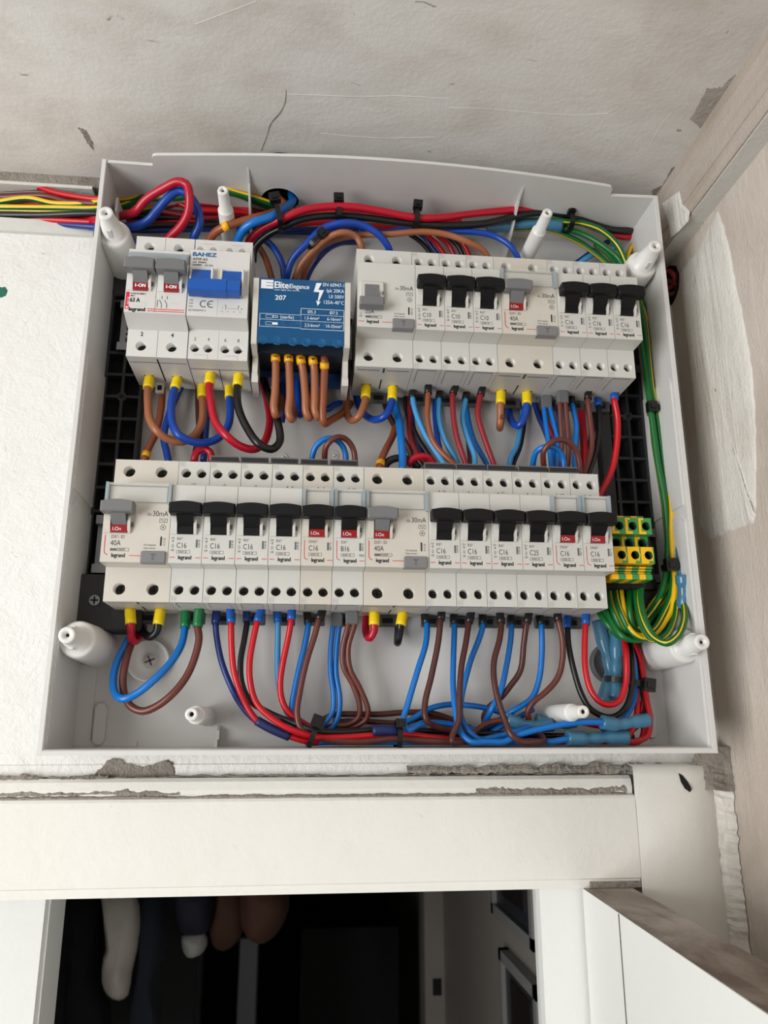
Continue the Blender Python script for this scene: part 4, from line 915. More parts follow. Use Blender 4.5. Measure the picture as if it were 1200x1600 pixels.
# ---- wires below the lower row
wire('thick blue wire in a green ferrule looping down left and up behind the left switch', 'blue', 2.1, [(289, 981), (284, 1006), (270, 1031), (241, 1062, -30), (213, 1084), (193, 1092, -32), (180, 1083), (177, 1059), (184, 1031), (199, 1003), (210, 978, -54), (218, 955, -62)], -44, port=mp(35, 0), fer='G', fr=2.9)
wire('thick brown wire in a green ferrule looping under the blue loop beside it', 'brown', 2.1, [(309, 980), (311, 997), (305, 1025), (292, 1056), (270, 1084, -33), (244, 1104), (223, 1111), (205, 1104), (195, 1087), (192, 1062), (198, 1028, -44), (207, 1000), (212, 975), (224, 950, -63)], -38, port=mp(35, 1), fer='G', fr=2.9)
wire('short red wire in a yellow ferrule under the left switch of the lower row', 'crimson', 2.3, [(204.5, 975), (205, 988), (206, 999), (211, 1002, -48), (219, 990, -57), (224, 965, -60), (232, 945, -62)], -40, port=rp(0, 0), fer='Y', fr=3.1)
wire('short black wire in a yellow ferrule hooking left under the left switch', 'black', 2.3, [(247, 976), (245, 987), (236, 995, -44), (226, 990, -50), (220, 976, -56), (220, 950, -62)], -41, port=rp(0, 1), fer='Y', fr=3.1)
LW = [  # label, colour, r, pts, d0, d1, module x, k, ferrule
 ('navy wire in a navy ferrule, leftmost of the wires dropping into the bottom bundle', 'navy', 1.75, [(337, 975), (339, 998), (346, 1033), (359, 1068), (374, 1097), (395, 1122), (425, 1142), (470, 1152), (520, 1158, -50), (600, 1159), (700, 1160), (800, 1158, -52)], -44, -52, 52.5, 0, 'N'),
 ('red wire in a blue ferrule below the second black-toggle breaker of the lower row', 'red', 1.75, [(361, 974), (362, 1013), (366, 1051), (380, 1092), (401, 1125), (427, 1140), (454, 1151), (480, 1158, -36), (530, 1162, -44), (640, 1160), (760, 1163), (880, 1164, -34), (960, 1165), (995, 1162), (1011, 1150), (1016, 1124), (1011, 1097), (1006, 1059), (1000, 1025), (988, 1000), (975, 975, -58)], -36, -58, 52.5, 1, 'B'),
 ('black wire in a navy ferrule below the third black-toggle breaker of the lower row', 'black', 1.75, [(386, 972), (382, 998), (376, 1033), (378, 1068), (391, 1095), (423, 1115, -40), (452, 1127), (493, 1141, -34), (534, 1144), (581, 1141), (633, 1141), (700, 1143, -42), (800, 1148), (900, 1150, -44), (985, 1142), (1004, 1120), (1006, 1095), (1000, 1065), (990, 1030), (980, 990, -58)], -46, -58, 70, 0, 'N'),
 ('red wire in a blue ferrule below the third black-toggle breaker of the lower row', 'red', 1.75, [(402, 972), (396, 998), (390, 1036), (391, 1065), (400, 1097), (423, 1121), (455, 1140, -32), (493, 1151), (534, 1152), (581, 1149), (630, 1147), (680, 1153, -36), (717, 1157), (804, 1159), (900, 1160, -40), (980, 1150), (994, 1120), (995, 1080), (988, 1040), (978, 1000, -57)], -36, -57, 70, 1, 'B'),
 ('dark blue wire in a blue ferrule left of the red wire below the fourth breaker', 'paleblue', 1.75, [(434, 973), (434, 998), (433.5, 1036), (435, 1065), (442, 1097), (452, 1118), (470, 1136), (495, 1146, -50), (560, 1152), (650, 1154), (760, 1156, -54)], -45, -54, 87.5, 0, 'B'),
 ('red wire with dark printing in a blue ferrule below the fourth black-toggle breaker', 'red', 1.75, [(455, 969), (450, 998), (442, 1036), (438, 1065), (440, 1092), (450, 1112), (470, 1127, -40), (492, 1139), (530, 1148, -48), (620, 1152), (700, 1150, -50)], -36, -50, 87.5, 1, 'B'),
 ('blue wire in a black ferrule sweeping lowest along the rim, below the first red-window breaker', 'blue', 1.75, [(481.6, 975), (477, 1004), (466, 1051), (457, 1097), (455, 1121), (461, 1144), (479, 1159), (511, 1167), (563, 1169), (616, 1164), (651, 1164), (687, 1168), (731, 1165), (790, 1148, -34), (830, 1134), (870, 1124, -46)], -44, -46, 105, 0, 'K'),
 ('dark brown wire in a black ferrule running beside the lowest blue wire along the rim', 'brown', 1.75, [(498, 969), (492, 992), (479, 1033), (468.5, 1080), (464, 1115), (470, 1138), (487.5, 1150), (522.5, 1157), (563, 1159), (616, 1154), (651, 1157), (700, 1161, -32), (760, 1160, -44), (830, 1156, -48)], -36, -48, 105, 1, 'K'),
]
for lab, c_, r_, pts, d0, d1, x, k, f_ in LW:
    D_mid = {'blue wire in a black ferrule swe': -24}.get(lab[:32])
    wire(lab, c_, r_, pts, d0, d1, port=mp(x, k), fer=f_)
# twin ferrules
wire('left blue wire of the pair in the grey twin ferrule below the B16 breaker', 'blue', 1.6, [(520, 980), (516.7, 1016), (516.7, 1051), (521, 1086), (519.6, 1112), (505, 1132.5), (488, 1143, -50)], -46, -50, port=(125.2, -47, -BT), fer='S')
wire('right blue wire of the pair in the grey twin ferrule below the B16 breaker', 'blue', 1.6, [(529.5, 981), (526, 1016), (525, 1051), (531, 1092), (528, 1121), (518, 1138), (500, 1148, -52)], -46, -52, port=(129.0, -47, -BT))
wire('left brown wire of the pair in the grey twin ferrule below the B16 breaker', 'brown', 1.6, [(544, 976), (535.6, 1013), (537, 1042), (551.7, 1071), (562, 1103), (560, 1121), (543, 1132.5), (524, 1133), (505, 1140, -54)], -38, -50, port=(133.7, -38.7, -BT), fer='S')
wire('right brown wire of the grey twin ferrule below the B16 breaker', 'brown', 1.6, [(553.7, 976), (544, 1013), (547, 1045), (563, 1077), (575, 1109), (572, 1124), (557.5, 1134), (540, 1137), (515, 1142, -54)], -38, -52, port=(137.5, -38.7, -BT))
wire('short crimson wire in a yellow ferrule hooking left under the middle switch', 'crimson', 2.3, [(584.6, 977), (584, 987), (578, 997, -44), (572, 990, -50), (572, 969, -56), (574, 950, -62)], -41, port=rp(140, 0), fer='Y', fr=3.1)
wire('short black wire in a yellow ferrule bending back under the middle switch', 'black', 2.3, [(626, 977), (624.6, 988), (622, 1001, -46), (621, 1004, -52), (622, 990, -60), (624, 960, -63)], -41, port=rp(140, 1), fer='Y', fr=3.1)
RW = [
 ('blue wire in a black ferrule, first left of the wires under handwritten 13', 'blue', 1.75, [(667, 975), (665.6, 1004), (652.5, 1048, -34), (638, 1097.5), (630.6, 1126.7), (636.5, 1140, -28), (658, 1131), (679, 1129.6), (708, 1132.5, -40), (740, 1140), (775, 1128, -48), (800, 1112, -52)], -44, -52, 175, 0, 'K'),
 ('dark brown wire in a black ferrule right of the first blue one under handwritten 13', 'darkbrown', 1.75, [(688.4, 969), (684.6, 1004), (674, 1056.7), (664, 1100), (665.6, 1123.8, -30), (678.8, 1134), (708, 1141, -38), (745, 1150, -46), (800, 1157, -50)], -36, -50, 175, 1, 'K'),
 ('blue wire hanging straight from the breaker left, ending in the upper long connector at right', 'blue', 1.75, [(710, 976), (708.5, 1027.5), (708, 1071), (712, 1112), (719.6, 1144, -28), (737, 1163, -24), (763, 1168), (786.7, 1160), (810, 1148.5, -22), (848, 1138), (891.7, 1130), (925, 1128), (952, 1129, -22)], -45, -22, 192.5, 0, 'K'),
 ('dark brown wire crossing in front of the blue wires, bottoming out at the rim', 'darkbrown', 1.75, [(732.7, 973.5), (728, 1004), (721, 1042), (718, 1086), (716.7, 1126.7, -24), (706.5, 1150), (706.5, 1164, -22), (722, 1169, -26), (760, 1166, -40), (820, 1163, -46)], -37, -46, 192.5, 1, 'K'),
 ('blue wire crossing behind the brown one, ending in the lower long connector at right', 'blue', 1.75, [(754.6, 976), (748.7, 998), (737, 1027.5), (727, 1062.5), (721, 1090), (719, 1116, -36), (731, 1141, -32), (751.7, 1157), (786.7, 1166.5, -28), (827.5, 1169), (862.5, 1161), (893, 1153, -26)], -44, -26, 210, 0, 'K'),
 ('dark brown wire hanging in a long hook whose tip curls back near the rim', 'darkbrown', 1.75, [(783, 974), (780.8, 998), (772, 1033), (772, 1062.5), (779.4, 1097.5, -26), (789.6, 1126.7), (798, 1147, -20), (815.8, 1163), (839, 1168, -19), (850, 1160, -24), (845, 1149, -32), (828, 1143, -42)], -36, -42, 210, 1, 'K'),
 ('blue wire slanting down left behind the hooked brown wire', 'blue', 1.75, [(799, 977), (798, 998), (791, 1042), (782, 1080), (769, 1106, -40), (759, 1126.7, -46), (755, 1138, -54)], -44, -54, 227.5, 0, 'K'),
 ('dark brown wire swinging left to cross behind the blue wire below the C25 breaker', 'darkbrown', 1.75, [(823, 973.5), (818.7, 1004), (813, 1048), (798, 1071), (783.7, 1088.7, -44), (763, 1106, -50), (756, 1121), (760, 1138, -56)], -37, -56, 227.5, 1, 'K'),
 ('blue wire bending left in a long curve below the breaker right of the C25 one', 'blue', 1.75, [(845.6, 977), (846.5, 1021.7), (842, 1062.5), (830, 1091.7), (804, 1109, -44), (788, 1120), (762, 1138, -50), (730, 1156, -50)], -44, -50, 245, 0, 'K'),
 ('dark brown wire with an S bend ending just above the connectors', 'brown', 1.75, [(872.7, 971), (878.5, 998), (878.5, 1033), (871, 1059.6), (850.8, 1083), (833, 1097.5, -40), (824.6, 1112), (826, 1123.8), (832, 1136, -46)], -37, -46, 245, 1, 'K'),
 ('black wire in a blue ferrule curving right under the last lower breaker', 'black', 1.75, [(886.7, 982), (888.7, 1010), (897.5, 1051), (909, 1086), (923.8, 1109, -38), (953, 1121), (974, 1110), (986, 1082), (988, 1039, -36), (984, 1005), (978, 975, -48)], -45, -48, 262.5, 0, 'B'),
 ('red wire in a blue ferrule making a U under the last lower breaker', 'red', 1.75, [(915, 976), (913.5, 1013), (915, 1048), (923.8, 1080), (938, 1097, -30), (953, 1101.5), (968, 1094.5), (978, 1067.5), (978.5, 1025, -32), (975, 999.5), (969, 975, -44)], -37, -44, 262.5, 1, 'B'),
]
for lab, c_, r_, pts, d0, d1, x, k, f_ in RW: wire(lab, c_, r_, pts, d0, d1, port=mp(x, k), fer=f_)
# loose crossing wires in the bottom bundle
wire('upper dark brown wire crossing from the left tie to under the hanging brown wires', 'darkbrown', 1.7, [(505, 1124, -54), (522, 1117), (592, 1116), (638, 1113), (673, 1114), (708, 1125), (740, 1140), (790, 1152, -54)], -54, -54)
wire('lower dark brown wire crossing above the black wire of the bottom bundle', 'darkbrown', 1.7, [(520, 1128, -56), (569, 1127), (613, 1130), (635, 1128), (665, 1121), (700, 1128), (745, 1146, -57)], -56, -57)
wire('blue wire arching high over the bottom bundle to the connectors', 'blue', 1.7, [(632, 1131), (655, 1117), (672, 1107), (699, 1101), (731, 1102), (763, 1107), (787, 1115), (806, 1125)], -50, -50)
wire('brown wire arching low in the middle of the bottom bundle, disappearing under the connectors', 'brown', 1.7, [(728, 1160), (744, 1142), (762, 1130), (784, 1126), (812, 1130)], -38, -44)
wire('blue wire slanting across the middle of the bottom bundle', 'blue', 1.7, [(735, 1158), (762, 1148), (786, 1133), (812, 1120), (833, 1108)], -42, -50)
wire('long black wire running along the floor of the bottom bundle', 'black', 1.7, [(660, 1140), (730, 1150), (800, 1164), (900, 1166), (960, 1160), (990, 1150)], -50, -48)
wire('red wire rising beside the right tie behind the black one', 'red', 1.7, [(905, 1128), (945, 1135), (985, 1130), (996, 1112), (994, 1085), (986, 1060), (972, 1010)], -50, -58)
wire('blue wire rising through the right tie', 'blue', 1.7, [(940, 1140), (972, 1125), (990, 1097), (993, 1070), (991, 1035), (982, 1005)], -44, -54)
wire('red wire rising on the outside of the right tie', 'red', 1.7, [(960, 1163), (1000, 1158), (1006, 1135), (1002, 1110), (1008, 1085), (1004, 1055), (996, 1020), (985, 998)], -46, -56)

def sleeve_thing(name, label, cat, pts, r, m, d0, d1, group=None, lump=True):
    P = fillD(pts, d0, d1); path = spline(P, 1.5); n = len(path); org = path[0].copy(); rr = []
    for i in range(n):
        t = i/(n-1)
        if lump: q = r*(1.15 if t < .28 else 1.0 if t < .34 else .84 if t < .44 else .95 if t < .56 else .84 if t < .66 else 1.0 if t < .72 else 1.12)
        else: q = r
        rr.append(q)
    mb = tube_mb([p-org for p in path], rr, n=16)
    o = mb.build(name, m, loc=W(*org)); tag(o, label, cat, group); return o
g = 'blue heat-shrink connectors'
sleeve_thing('shrink_connector', 'blue see-through connector on the end of the upper blue wire, pointing right over the bundle', 'connector', [(940, 1128), (965, 1132), (990, 1128), (1014, 1125)], 3.4, 'shrink_blue', -22, -24, g)
sleeve_thing('shrink_connector', 'blue see-through connector lying lowest at the right, touching the rim', 'connector', [(886, 1153), (915, 1154), (950, 1152), (981, 1152)], 3.6, 'shrink_blue', -26, -28, g)
sleeve_thing('shrink_connector', 'blue see-through connector left of the upper ones, in the middle of the bundle', 'connector', [(792, 1124), (818, 1132), (842, 1134), (864, 1132)], 3.4, 'shrink_blue', -42, -40, g)
sleeve_thing('shrink_connector', 'small blue connector just left of the white post above the bundle', 'connector', [(838, 1124), (860, 1129), (880, 1131), (898, 1128)], 3.0, 'shrink_blue', -46, -48, g)
sleeve_thing('shrink_connector', 'long blue connector slanting down from the last breaker to the right tie', 'connector', [(936, 970), (942, 1000), (949, 1028), (953, 1056), (948, 1078), (942, 1098)], 3.8, 'shrink_blue', -50, -44, g)
sleeve_thing('shrink_connector', 'long blue connector standing upright inside the right tie', 'connector', [(964, 990), (963, 1020), (962, 1050), (961, 1075), (959, 1092)], 3.8, 'shrink_blue', -46, -42, g)
sleeve_thing('tape_wrap', 'navy tape wrapped on the red wire at the left of the bottom bundle', 'tape', [(401, 1126), (427, 1140), (453, 1151)], 2.6, 'tape_navy', -36.5, -36.2, 'navy tape wraps', False)
sleeve_thing('tape_wrap', 'navy tape wrapped on the bottom bundle left of the middle tie', 'tape', [(582, 1142), (600, 1141), (620, 1142)], 3.0, 'tape_navy', -33, -34, 'navy tape wraps', False)

def tie(label, u, v, D, wpx, hpx, ang=0, head=(0, -1), hs=3.2, tail=None, depth=9):
    """cable tie round a bundle: strap loop wpx wide band, hpx tall across the bundle; ang rotates in the wall plane"""
    c = Vector(at(u, v, D)); s = (CD-D)/FPX*1.0; L = hpx*s/2; B = wpx*s/2; mb = MB(); n = 28; v_ = []; ca, sa = math.cos(ang), math.sin(ang)
    def R(a, d, b): return (a*ca-b*sa, d, a*sa+b*ca)
    for (k, o_) in ((-1, 0), (1, 0), (1, 1), (-1, 1)):
        for i in range(n):
            th = 2*math.pi*i/n; e = .75; ct, st_ = math.cos(th), math.sin(th)
            q = L+o_*.9; w = depth/2+o_*.9
            v_.append(R(k*B, w*abs(ct)**e*(1 if ct > 0 else -1), q*abs(st_)**e*(1 if st_ > 0 else -1)))
    f = []
    for j in range(4):
        for i in range(n): f.append((j*n+i, j*n+(i+1) % n, ((j+1) % 4)*n+(i+1) % n, ((j+1) % 4)*n+i))
    mb.add(v_, f, 0, False)
    o = emp('cable_tie', W(*c), label, 'cable tie', 'black cable ties'); mb.build('strap', 'tie_black', o)
    hb = MB(); hx, hz = head[0]*L, -head[1]*L
    def bx(m, x0, x1, d0, d1, z0, z1):
        vv = [R(x, d, z) for x in (x0, x1) for d in (d0, d1) for z in (z0, z1)]
        m.add(vv, [(0, 1, 3, 2), (4, 6, 7, 5), (0, 4, 5, 1), (2, 3, 7, 6), (0, 2, 6, 4), (1, 5, 7, 3)])
    bx(hb, hx-hs, hx+hs, depth/2-2.5, depth/2+2.2, hz-hs*.9, hz+hs*.9); bx(hb, hx-hs*.5, hx+hs*.5, depth/2+2.2, depth/2+3, hz-hs*.5, hz+hs*.5)
    hb.build('head', 'tie_black', o)
    if tail:
        tb = MB(); p0 = Vector((hx, depth/2+1, hz)); p1 = p0+Vector(tail); pth = spline([p0, (p0+p1)/2+Vector((.6, .6, 0)), p1], 1.2); 
        t2 = MB(); vv = []
        for p in pth: vv += [R(p.x-B, p.y, p.z), R(p.x+B, p.y, p.z), R(p.x+B, p.y-.8, p.z), R(p.x-B, p.y-.8, p.z)]
        ff = [(i*4+k, i*4+(k+1) % 4, (i+1)*4+(k+1) % 4, (i+1)*4+k) for i in range(len(pth)-1) for k in range(4)]
        t2.add(vv, ff); t2.build('tail', 'tie_black', o)
    return o
tie('black cable tie with its head up at the left of the bottom bundle', 489, 1148, -34, 8, 34, -.35, (0, -1.2), 3.6, None, 18)
tie('black cable tie round the bottom bundle beside the navy tape', 622, 1150, -34, 8, 42, -.05, (0, -.9), 2.6, None, 20)
tie('black cable tie gathering the rising wires under the earth wire loops', 975, 1066, -44, 9, 60, math.pi/2-.16, (0, 1.05), 3.8, None, 16)

# ---- wires of the supply bundle coming in from the left and running along the top
IN = [
 ('red wire lying topmost in the bundle left of the enclosure', 'red', 2.0, [(-30, 283, -80), (0, 285), (43, 287), (83, 300), (117, 307), (150, 311, -60), (171, 309), (202, 298), (227, 294, -52), (262, 308), (300, 326), (360, 330, -50), (400, 334), (450, 345, -56)], None, 0),
 ('upper brown wire of the bundle left of the enclosure', 'darkbrown', 1.9, [(-30, 301, -84), (0, 302), (60, 300), (100, 306), (147, 314, -62), (200, 318), (300, 330, -60), (420, 340, -60)], None, 0),
 ('lower brown wire of the bundle left of the enclosure', 'brown', 1.9, [(-30, 306, -80), (0, 308), (67, 306), (110, 316), (147, 318, -60), (230, 326), (330, 338, -58), (430, 345, -58)], None, 0),
 ('upper green and yellow wire of the incoming bundle, arching highest inside the top wall', 'green', 1.9, [(-30, 317, -76), (0, 315), (43, 310), (83, 318), (120, 319), (147, 317, -60), (173, 314, -52), (205, 312), (235, 298, -42), (265, 287), (293, 283, -32), (333, 289), (365, 300, -32), (400, 310), (430, 320, -40), (470, 333, -52)], 'yellow', 2),
 ('middle green and yellow wire of the incoming bundle, passing behind the thick red loop', 'green', 1.9, [(-30, 324, -76), (0, 324), (83, 325), (147, 326, -60), (187, 323, -50), (220, 312), (277, 309, -44), (333, 300), (367, 303, -36), (400, 316), (440, 330, -52)], 'yellow', 2.5),
 ('lowest green and yellow wire of the incoming bundle', 'green', 1.8, [(-30, 330, -78), (0, 329), (83, 331), (147, 331, -62), (200, 331), (300, 318, -54), (400, 322, -56)], 'yellow', 1),
 ('black wire of the bundle left of the enclosure', 'black', 2.2, [(-30, 336, -76), (0, 336), (67, 336), (143, 334, -60), (220, 338), (300, 342, -58), (400, 348, -56)], None, 0),
 ('red wire between the green wires of the incoming bundle', 'crimson', 1.8, [(-30, 316, -86), (60, 318), (140, 322, -64), (230, 322, -58), (300, 318, -50), (360, 322), (420, 335, -52), (460, 345, -56)], None, 0),
 ('lower red wire of the bundle left of the enclosure', 'red', 1.9, [(-30, 341, -80), (0, 341), (67, 343), (143, 347, -62), (230, 350, -60), (330, 345, -58), (430, 352, -58)], None, 0),
 ('dark blue wire lying lowest in the bundle left of the enclosure', 'navy', 1.9, [(-30, 345, -82), (67, 349), (140, 354, -62), (220, 360, -58), (330, 358, -58), (440, 362, -60), (560, 366, -60)], None, 0),
]
for lab, c_, r_, pts, st_, tw in IN: wire(lab, c_, r_, pts, stripe=st_, twist=tw*.3, sw=.4, sc=.8)
wire('thick red cable bent into a tall loop above the main isolator', 'crimson', 2.75, [(100, 344, -80), (140, 345, -64), (165, 342, -48), (195, 336, -36), (212, 330, -28), (228, 312, -22), (256, 294, -16), (278, 284, -12), (291, 288, -12), (296, 308, -14), (293, 335, -20), (281, 355, -26), (264, 372, -32), (256, 384, -36), (254, 396, -40)])
wire('thick blue cable bent into a loop behind the thick red one above the isolator', 'royal', 2.75, [(110, 352, -80), (150, 354, -62), (185, 354, -44), (214, 353, -34), (232, 344, -28), (247, 327, -24), (262, 310, -20), (278, 299, -18), (292, 302, -18), (303, 316, -22), (311, 334, -26), (311, 352, -30), (304, 368, -34), (300, 384, -40), (299, 396, -42)])
wire('blue wire going down behind the left end of the isolator', 'blue', 1.8, [(180, 352, -58), (196, 362), (207, 375), (214, 392, -56)])
wire('thin black wire behind the thick loops above the isolator', 'black', 2.0, [(190, 358, -56), (250, 352), (320, 352), (400, 345, -54)])
wire('crimson wire behind the small posts at the top left', 'maroon', 2.0, [(250, 330, -56), (320, 340), (380, 336), (440, 348, -54)])
wire('brown cable with a yellow mark bending down into the changeover switch', 'rust', 2.6, [(322, 392, -38), (327, 376, -34), (338, 362, -28), (353, 354, -24), (375, 347), (400, 340, -24), (420, 335, -28), (445, 322, -34), (438, 312, -40), (432, 303, -42)], sleeve=[(352, 355, -24, ''), (324, 384, -36, '')])
wire('light blue cable rising from the changeover switch into the hole in the top wall', 'blue', 2.7, [(368, 392, -38), (371, 378, -34), (381, 358, -26), (396, 348, -22), (425, 338, -22), (445, 325, -26), (457, 314, -36), (455, 302, -44)])
wire('thick crimson cable sweeping along the top from the changeover switch', 'crimson', 2.4, [(384, 392, -42), (389, 377, -38), (408, 358, -30), (437, 344, -24), (471, 329, -20), (505, 323), (550, 323, -20), (595, 330), (649, 340), (690, 340, -26), (730, 335), (780, 330), (830, 327, -34), (870, 333), (920, 352, -46), (975, 370), (1010, 364, -56)])
wire('thick black cable sweeping along the top just below the crimson one', 'black', 2.4, [(395, 410, -46), (398, 388, -42), (417, 368, -36), (445, 354, -30), (474, 342, -26), (522, 337), (578, 341, -26), (621, 347), (680, 352), (720, 352, -30), (760, 349), (820, 335, -34), (856, 332), (892, 338, -38), (925, 350), (955, 359), (985, 360, -48), (1012, 356, -58)])
wire('red wire between the two thick cables along the top', 'red', 1.9, [(438, 352, -40), (470, 350), (499, 348), (530, 346), (570, 352, -38), (620, 354), (680, 358), (740, 352, -44), (800, 345)])
wire('second red wire running close under the thick crimson cable', 'red', 1.9, [(460, 342, -40), (505, 333), (545, 332, -34), (600, 340), (650, 349, -40), (720, 345)])
wire('dark blue wire running along the top toward the far connector', 'navy', 1.8, [(440, 360, -52), (500, 358), (550, 357), (640, 358, -50), (700, 355), (760, 352, -52)])
wire('brown wire arching from the blue block to the top of the 25A switch', 'tan', 2.1, [(459, 445, -48), (462, 433), (471, 413), (493, 388, -30), (513, 371), (536, 363, -24), (556, 369), (565, 386, -30), (567, 400, -36)])
wire('long brown wire arching from the blue block over to the 40A switch', 'tan', 2.1, [(470, 446, -54), (478, 420), (502, 385, -38), (533, 372), (570, 367), (607, 366, -30), (663, 362), (700, 367), (730, 378, -30), (755, 392), (765, 408, -38)])
wire('royal blue wire arching from the blue block to the top of the 25A switch', 'royal', 2.3, [(446, 445, -46), (448, 433), (456, 407), (479, 381, -28), (507, 356), (539, 348, -22), (567, 352), (592, 367, -26), (607, 387), (610, 402, -36)])
wire('royal blue wire running under the top cables to the 40A switch', 'royal', 2.0, [(560, 362, -46), (600, 359), (650, 359), (700, 361, -34), (745, 363), (775, 370), (797, 384, -32), (809, 402), (812, 412, -38)])
wire('navy wire behind the brown arch of the blue block', 'navy', 2.1, [(474, 448, -58), (486, 420), (505, 395, -46), (530, 380, -52), (560, 378, -60)])
wire('royal blue wire curving down into the top left of the blue block', 'royal', 2.2, [(398, 366, -52), (411, 373), (428, 388, -46), (441, 413), (444, 433), (446, 446, -48)])
wire('brown wire curving down behind the changeover switch to the blue block', 'rust', 2.1, [(390, 372, -54), (403, 385), (414, 402, -50), (424, 433), (427, 448, -50)])
for i, (c_, pts, lab) in enumerate([
  ('red', [(655, 355, -48), (668, 368), (683, 382), (697, 402, -56)], 'red wire diving behind the first C10 breaker'),
  ('black', [(640, 366, -52), (655, 376), (668, 390), (678, 406, -58)], 'black wire diving behind the first C10 breaker'),
  ('crimson', [(668, 356, -50), (684, 368), (702, 384), (712, 406, -58)], 'crimson wire diving behind the second C10 breaker'),
  ('black', [(680, 358, -52), (700, 370), (716, 385), (726, 406, -58)], 'black wire diving behind the second C10 breaker'),
  ('red', [(700, 360, -54), (717, 374), (728, 388), (736, 406, -58)], 'red wire diving behind the gap of the C10 breakers'),
  ('navy', [(648, 360, -54), (664, 372), (676, 388), (690, 406, -59)], 'navy wire diving behind the C10 breakers')]):
    wire(lab, c_, 1.7, pts)
wire('blue wire fanning down behind the rightmost upper breakers', 'paleblue', 2.0, [(960, 388, -56), (940, 393), (917, 403, -52), (895, 420, -58)])
wire('darker blue wire fanning down behind the rightmost upper breakers', 'navy', 2.0, [(950, 378, -58), (930, 390), (908, 406, -56), (888, 420, -60)])
wire('crimson wire entering low at the top right corner', 'crimson', 2.2, [(1012, 376, -58), (990, 390, -54), (975, 402), (955, 412, -58)])
wire('first yellow striped wire entering at the top right corner', 'yellow', 1.7, [(1012, 370, -58), (996, 378), (984, 390, -50), (980, 408), (982, 430, -50)], stripe='green')
wire('second yellow striped wire entering at the top right corner', 'yellow', 1.7, [(1014, 378, -60), (1000, 386), (988, 402, -52), (986, 425, -54)], stripe='green')
sleeve_thing('shrink_connector', 'long dark blue connector lying in the top bundle left of the tall post', 'connector', [(762, 357), (800, 352), (840, 350), (878, 354)], 3.4, 'shrink_blue', -44, -40, g)
# ---- earth wires: arch, down the right side, loop, terminals
TX = [284.2+8.1*i for i in range(3)]
def earth(label, pts, **k): return wire(label, k.pop('col', 'green'), k.pop('r', 1.95), pts, stripe=k.pop('stripe', 'yellow'), name='earth_wire', cat='earth wire', **k)
AR = [
 ('outermost green and yellow earth wire of the arch at the top right', [(740, 352, -48), (800, 348), (850, 344), (880, 346, -38), (910, 349), (940, 360, -34), (964, 382), (977, 408, -36), (985, 440), (1004, 475, -40), (1013, 502), (1020, 547), (1021, 600), (1022, 643, -40), (1024, 700), (1033, 751), (1041, 794, -40), (1045, 850), (1046, 885, -42), (1042, 915), (1029, 940), (1008, 968, -36), (990, 985), (975, 985), (963, 965, -34), (954, 938), (951, 915, -38), (950, 905, -44)], 2.0, 5),
 ('middle green and yellow earth wire of the arch at the top right', [(760, 356, -50), (850, 352), (885, 358, -42), (915, 368), (945, 386, -38), (967, 405), (980, 432, -38), (998, 470), (1008, 510), (1013, 560), (1018, 605), (1026, 645, -36), (1032, 690), (1037, 730), (1043, 794, -36), (1048, 850), (1050, 885, -38), (1048, 930), (1036, 960), (1020, 985, -30), (1003, 993), (985, 985), (972, 962, -30), (964, 940), (961, 920, -36), (960, 908, -42)], 2.0, -4),
 ('inner green and yellow earth wire of the arch at the top right', [(780, 358, -54), (850, 358), (880, 366, -46), (905, 378), (925, 392), (945, 408, -46), (975, 440, -46), (1000, 500), (1011, 581), (1018, 643, -42), (1022, 690), (1030, 740), (1038, 790, -42), (1043, 850), (1044, 880), (1036, 920), (1015, 950), (1000, 975, -38), (985, 997), (968, 994), (950, 976, -38), (940, 962), (934, 950, -46)], 1.9, 3),
]
for i_, (lab, pts, r_, tw) in enumerate(AR): earth(lab, pts, r=r_, twist=tw*.25, sc=(.6, .92, .54)[i_], sw=.075)
earth('mostly yellow earth wire running down right of the green ones', [(990, 420, -52), (1003, 470), (1022, 520), (1031, 560), (1034, 610), (1036, 643, -34), (1040, 677), (1045, 730), (1050, 794, -32), (1050, 836), (1053, 885, -34), (1055, 905), (1050, 951), (1040, 970, -32), (1031, 983), (1012, 997), (995, 994, -28), (979, 975), (973, 945), (970, 925, -34), (970, 908, -42)], col='yellow', stripe='green', r=1.75, sw=.4, sc=.05)
earth('earth wire with a yellow edge bulging furthest toward the right wall of the box', [(1000, 440, -56), (1016, 490), (1034, 545), (1038, 600), (1038, 645, -38), (1045, 665), (1054, 692), (1061, 740), (1061, 790, -34), (1064, 815), (1067, 838, -34)], r=1.7, sw=.3, sc=.95)
earth('earth wire slipping behind the yellow one into the upper right connector', [(1010, 470, -58), (1028, 560), (1036, 640, -44), (1044, 700), (1052, 770), (1060, 820), (1065, 858, -36)], r=1.7, sw=.34, sc=.8)
earth('plain green earth wire at the left edge of the vertical earth bundle', [(930, 382, -50), (952, 400), (972, 430, -44), (992, 480), (1002, 530), (1010, 590), (1017, 643, -34), (1022, 680), (1029, 730), (1038, 775, -34), (1043, 830), (1042, 880), (1034, 925), (1018, 950), (1006, 962, -40), (1000, 950, -46)], r=2.0, sc=.48, sw=.09)
earth('green earth wire between the yellow one and the wall of the box', [(985, 405, -42), (1008, 440), (1018, 480), (1026, 540), (1030, 600), (1032, 643, -44), (1036, 700), (1042, 760), (1052, 815), (1058, 870, -44), (1061, 910), (1058, 945), (1046, 975), (1028, 994), (1008, 990, -34), (996, 965), (988, 935), (986, 912, -40)], r=1.9, sc=.98, sw=.09)
earth('earth wire leaving the bottom of the right connector and looping back to the right terminal', [(1068, 940, -28), (1070, 955), (1068, 975, -14), (1058, 995, -10), (1042, 1005, -10), (1021, 994, -16), (1007, 968, -20), (1001, 936), (1002, 915, -32), (1002, 906, -42)], r=2.0, twist=2)
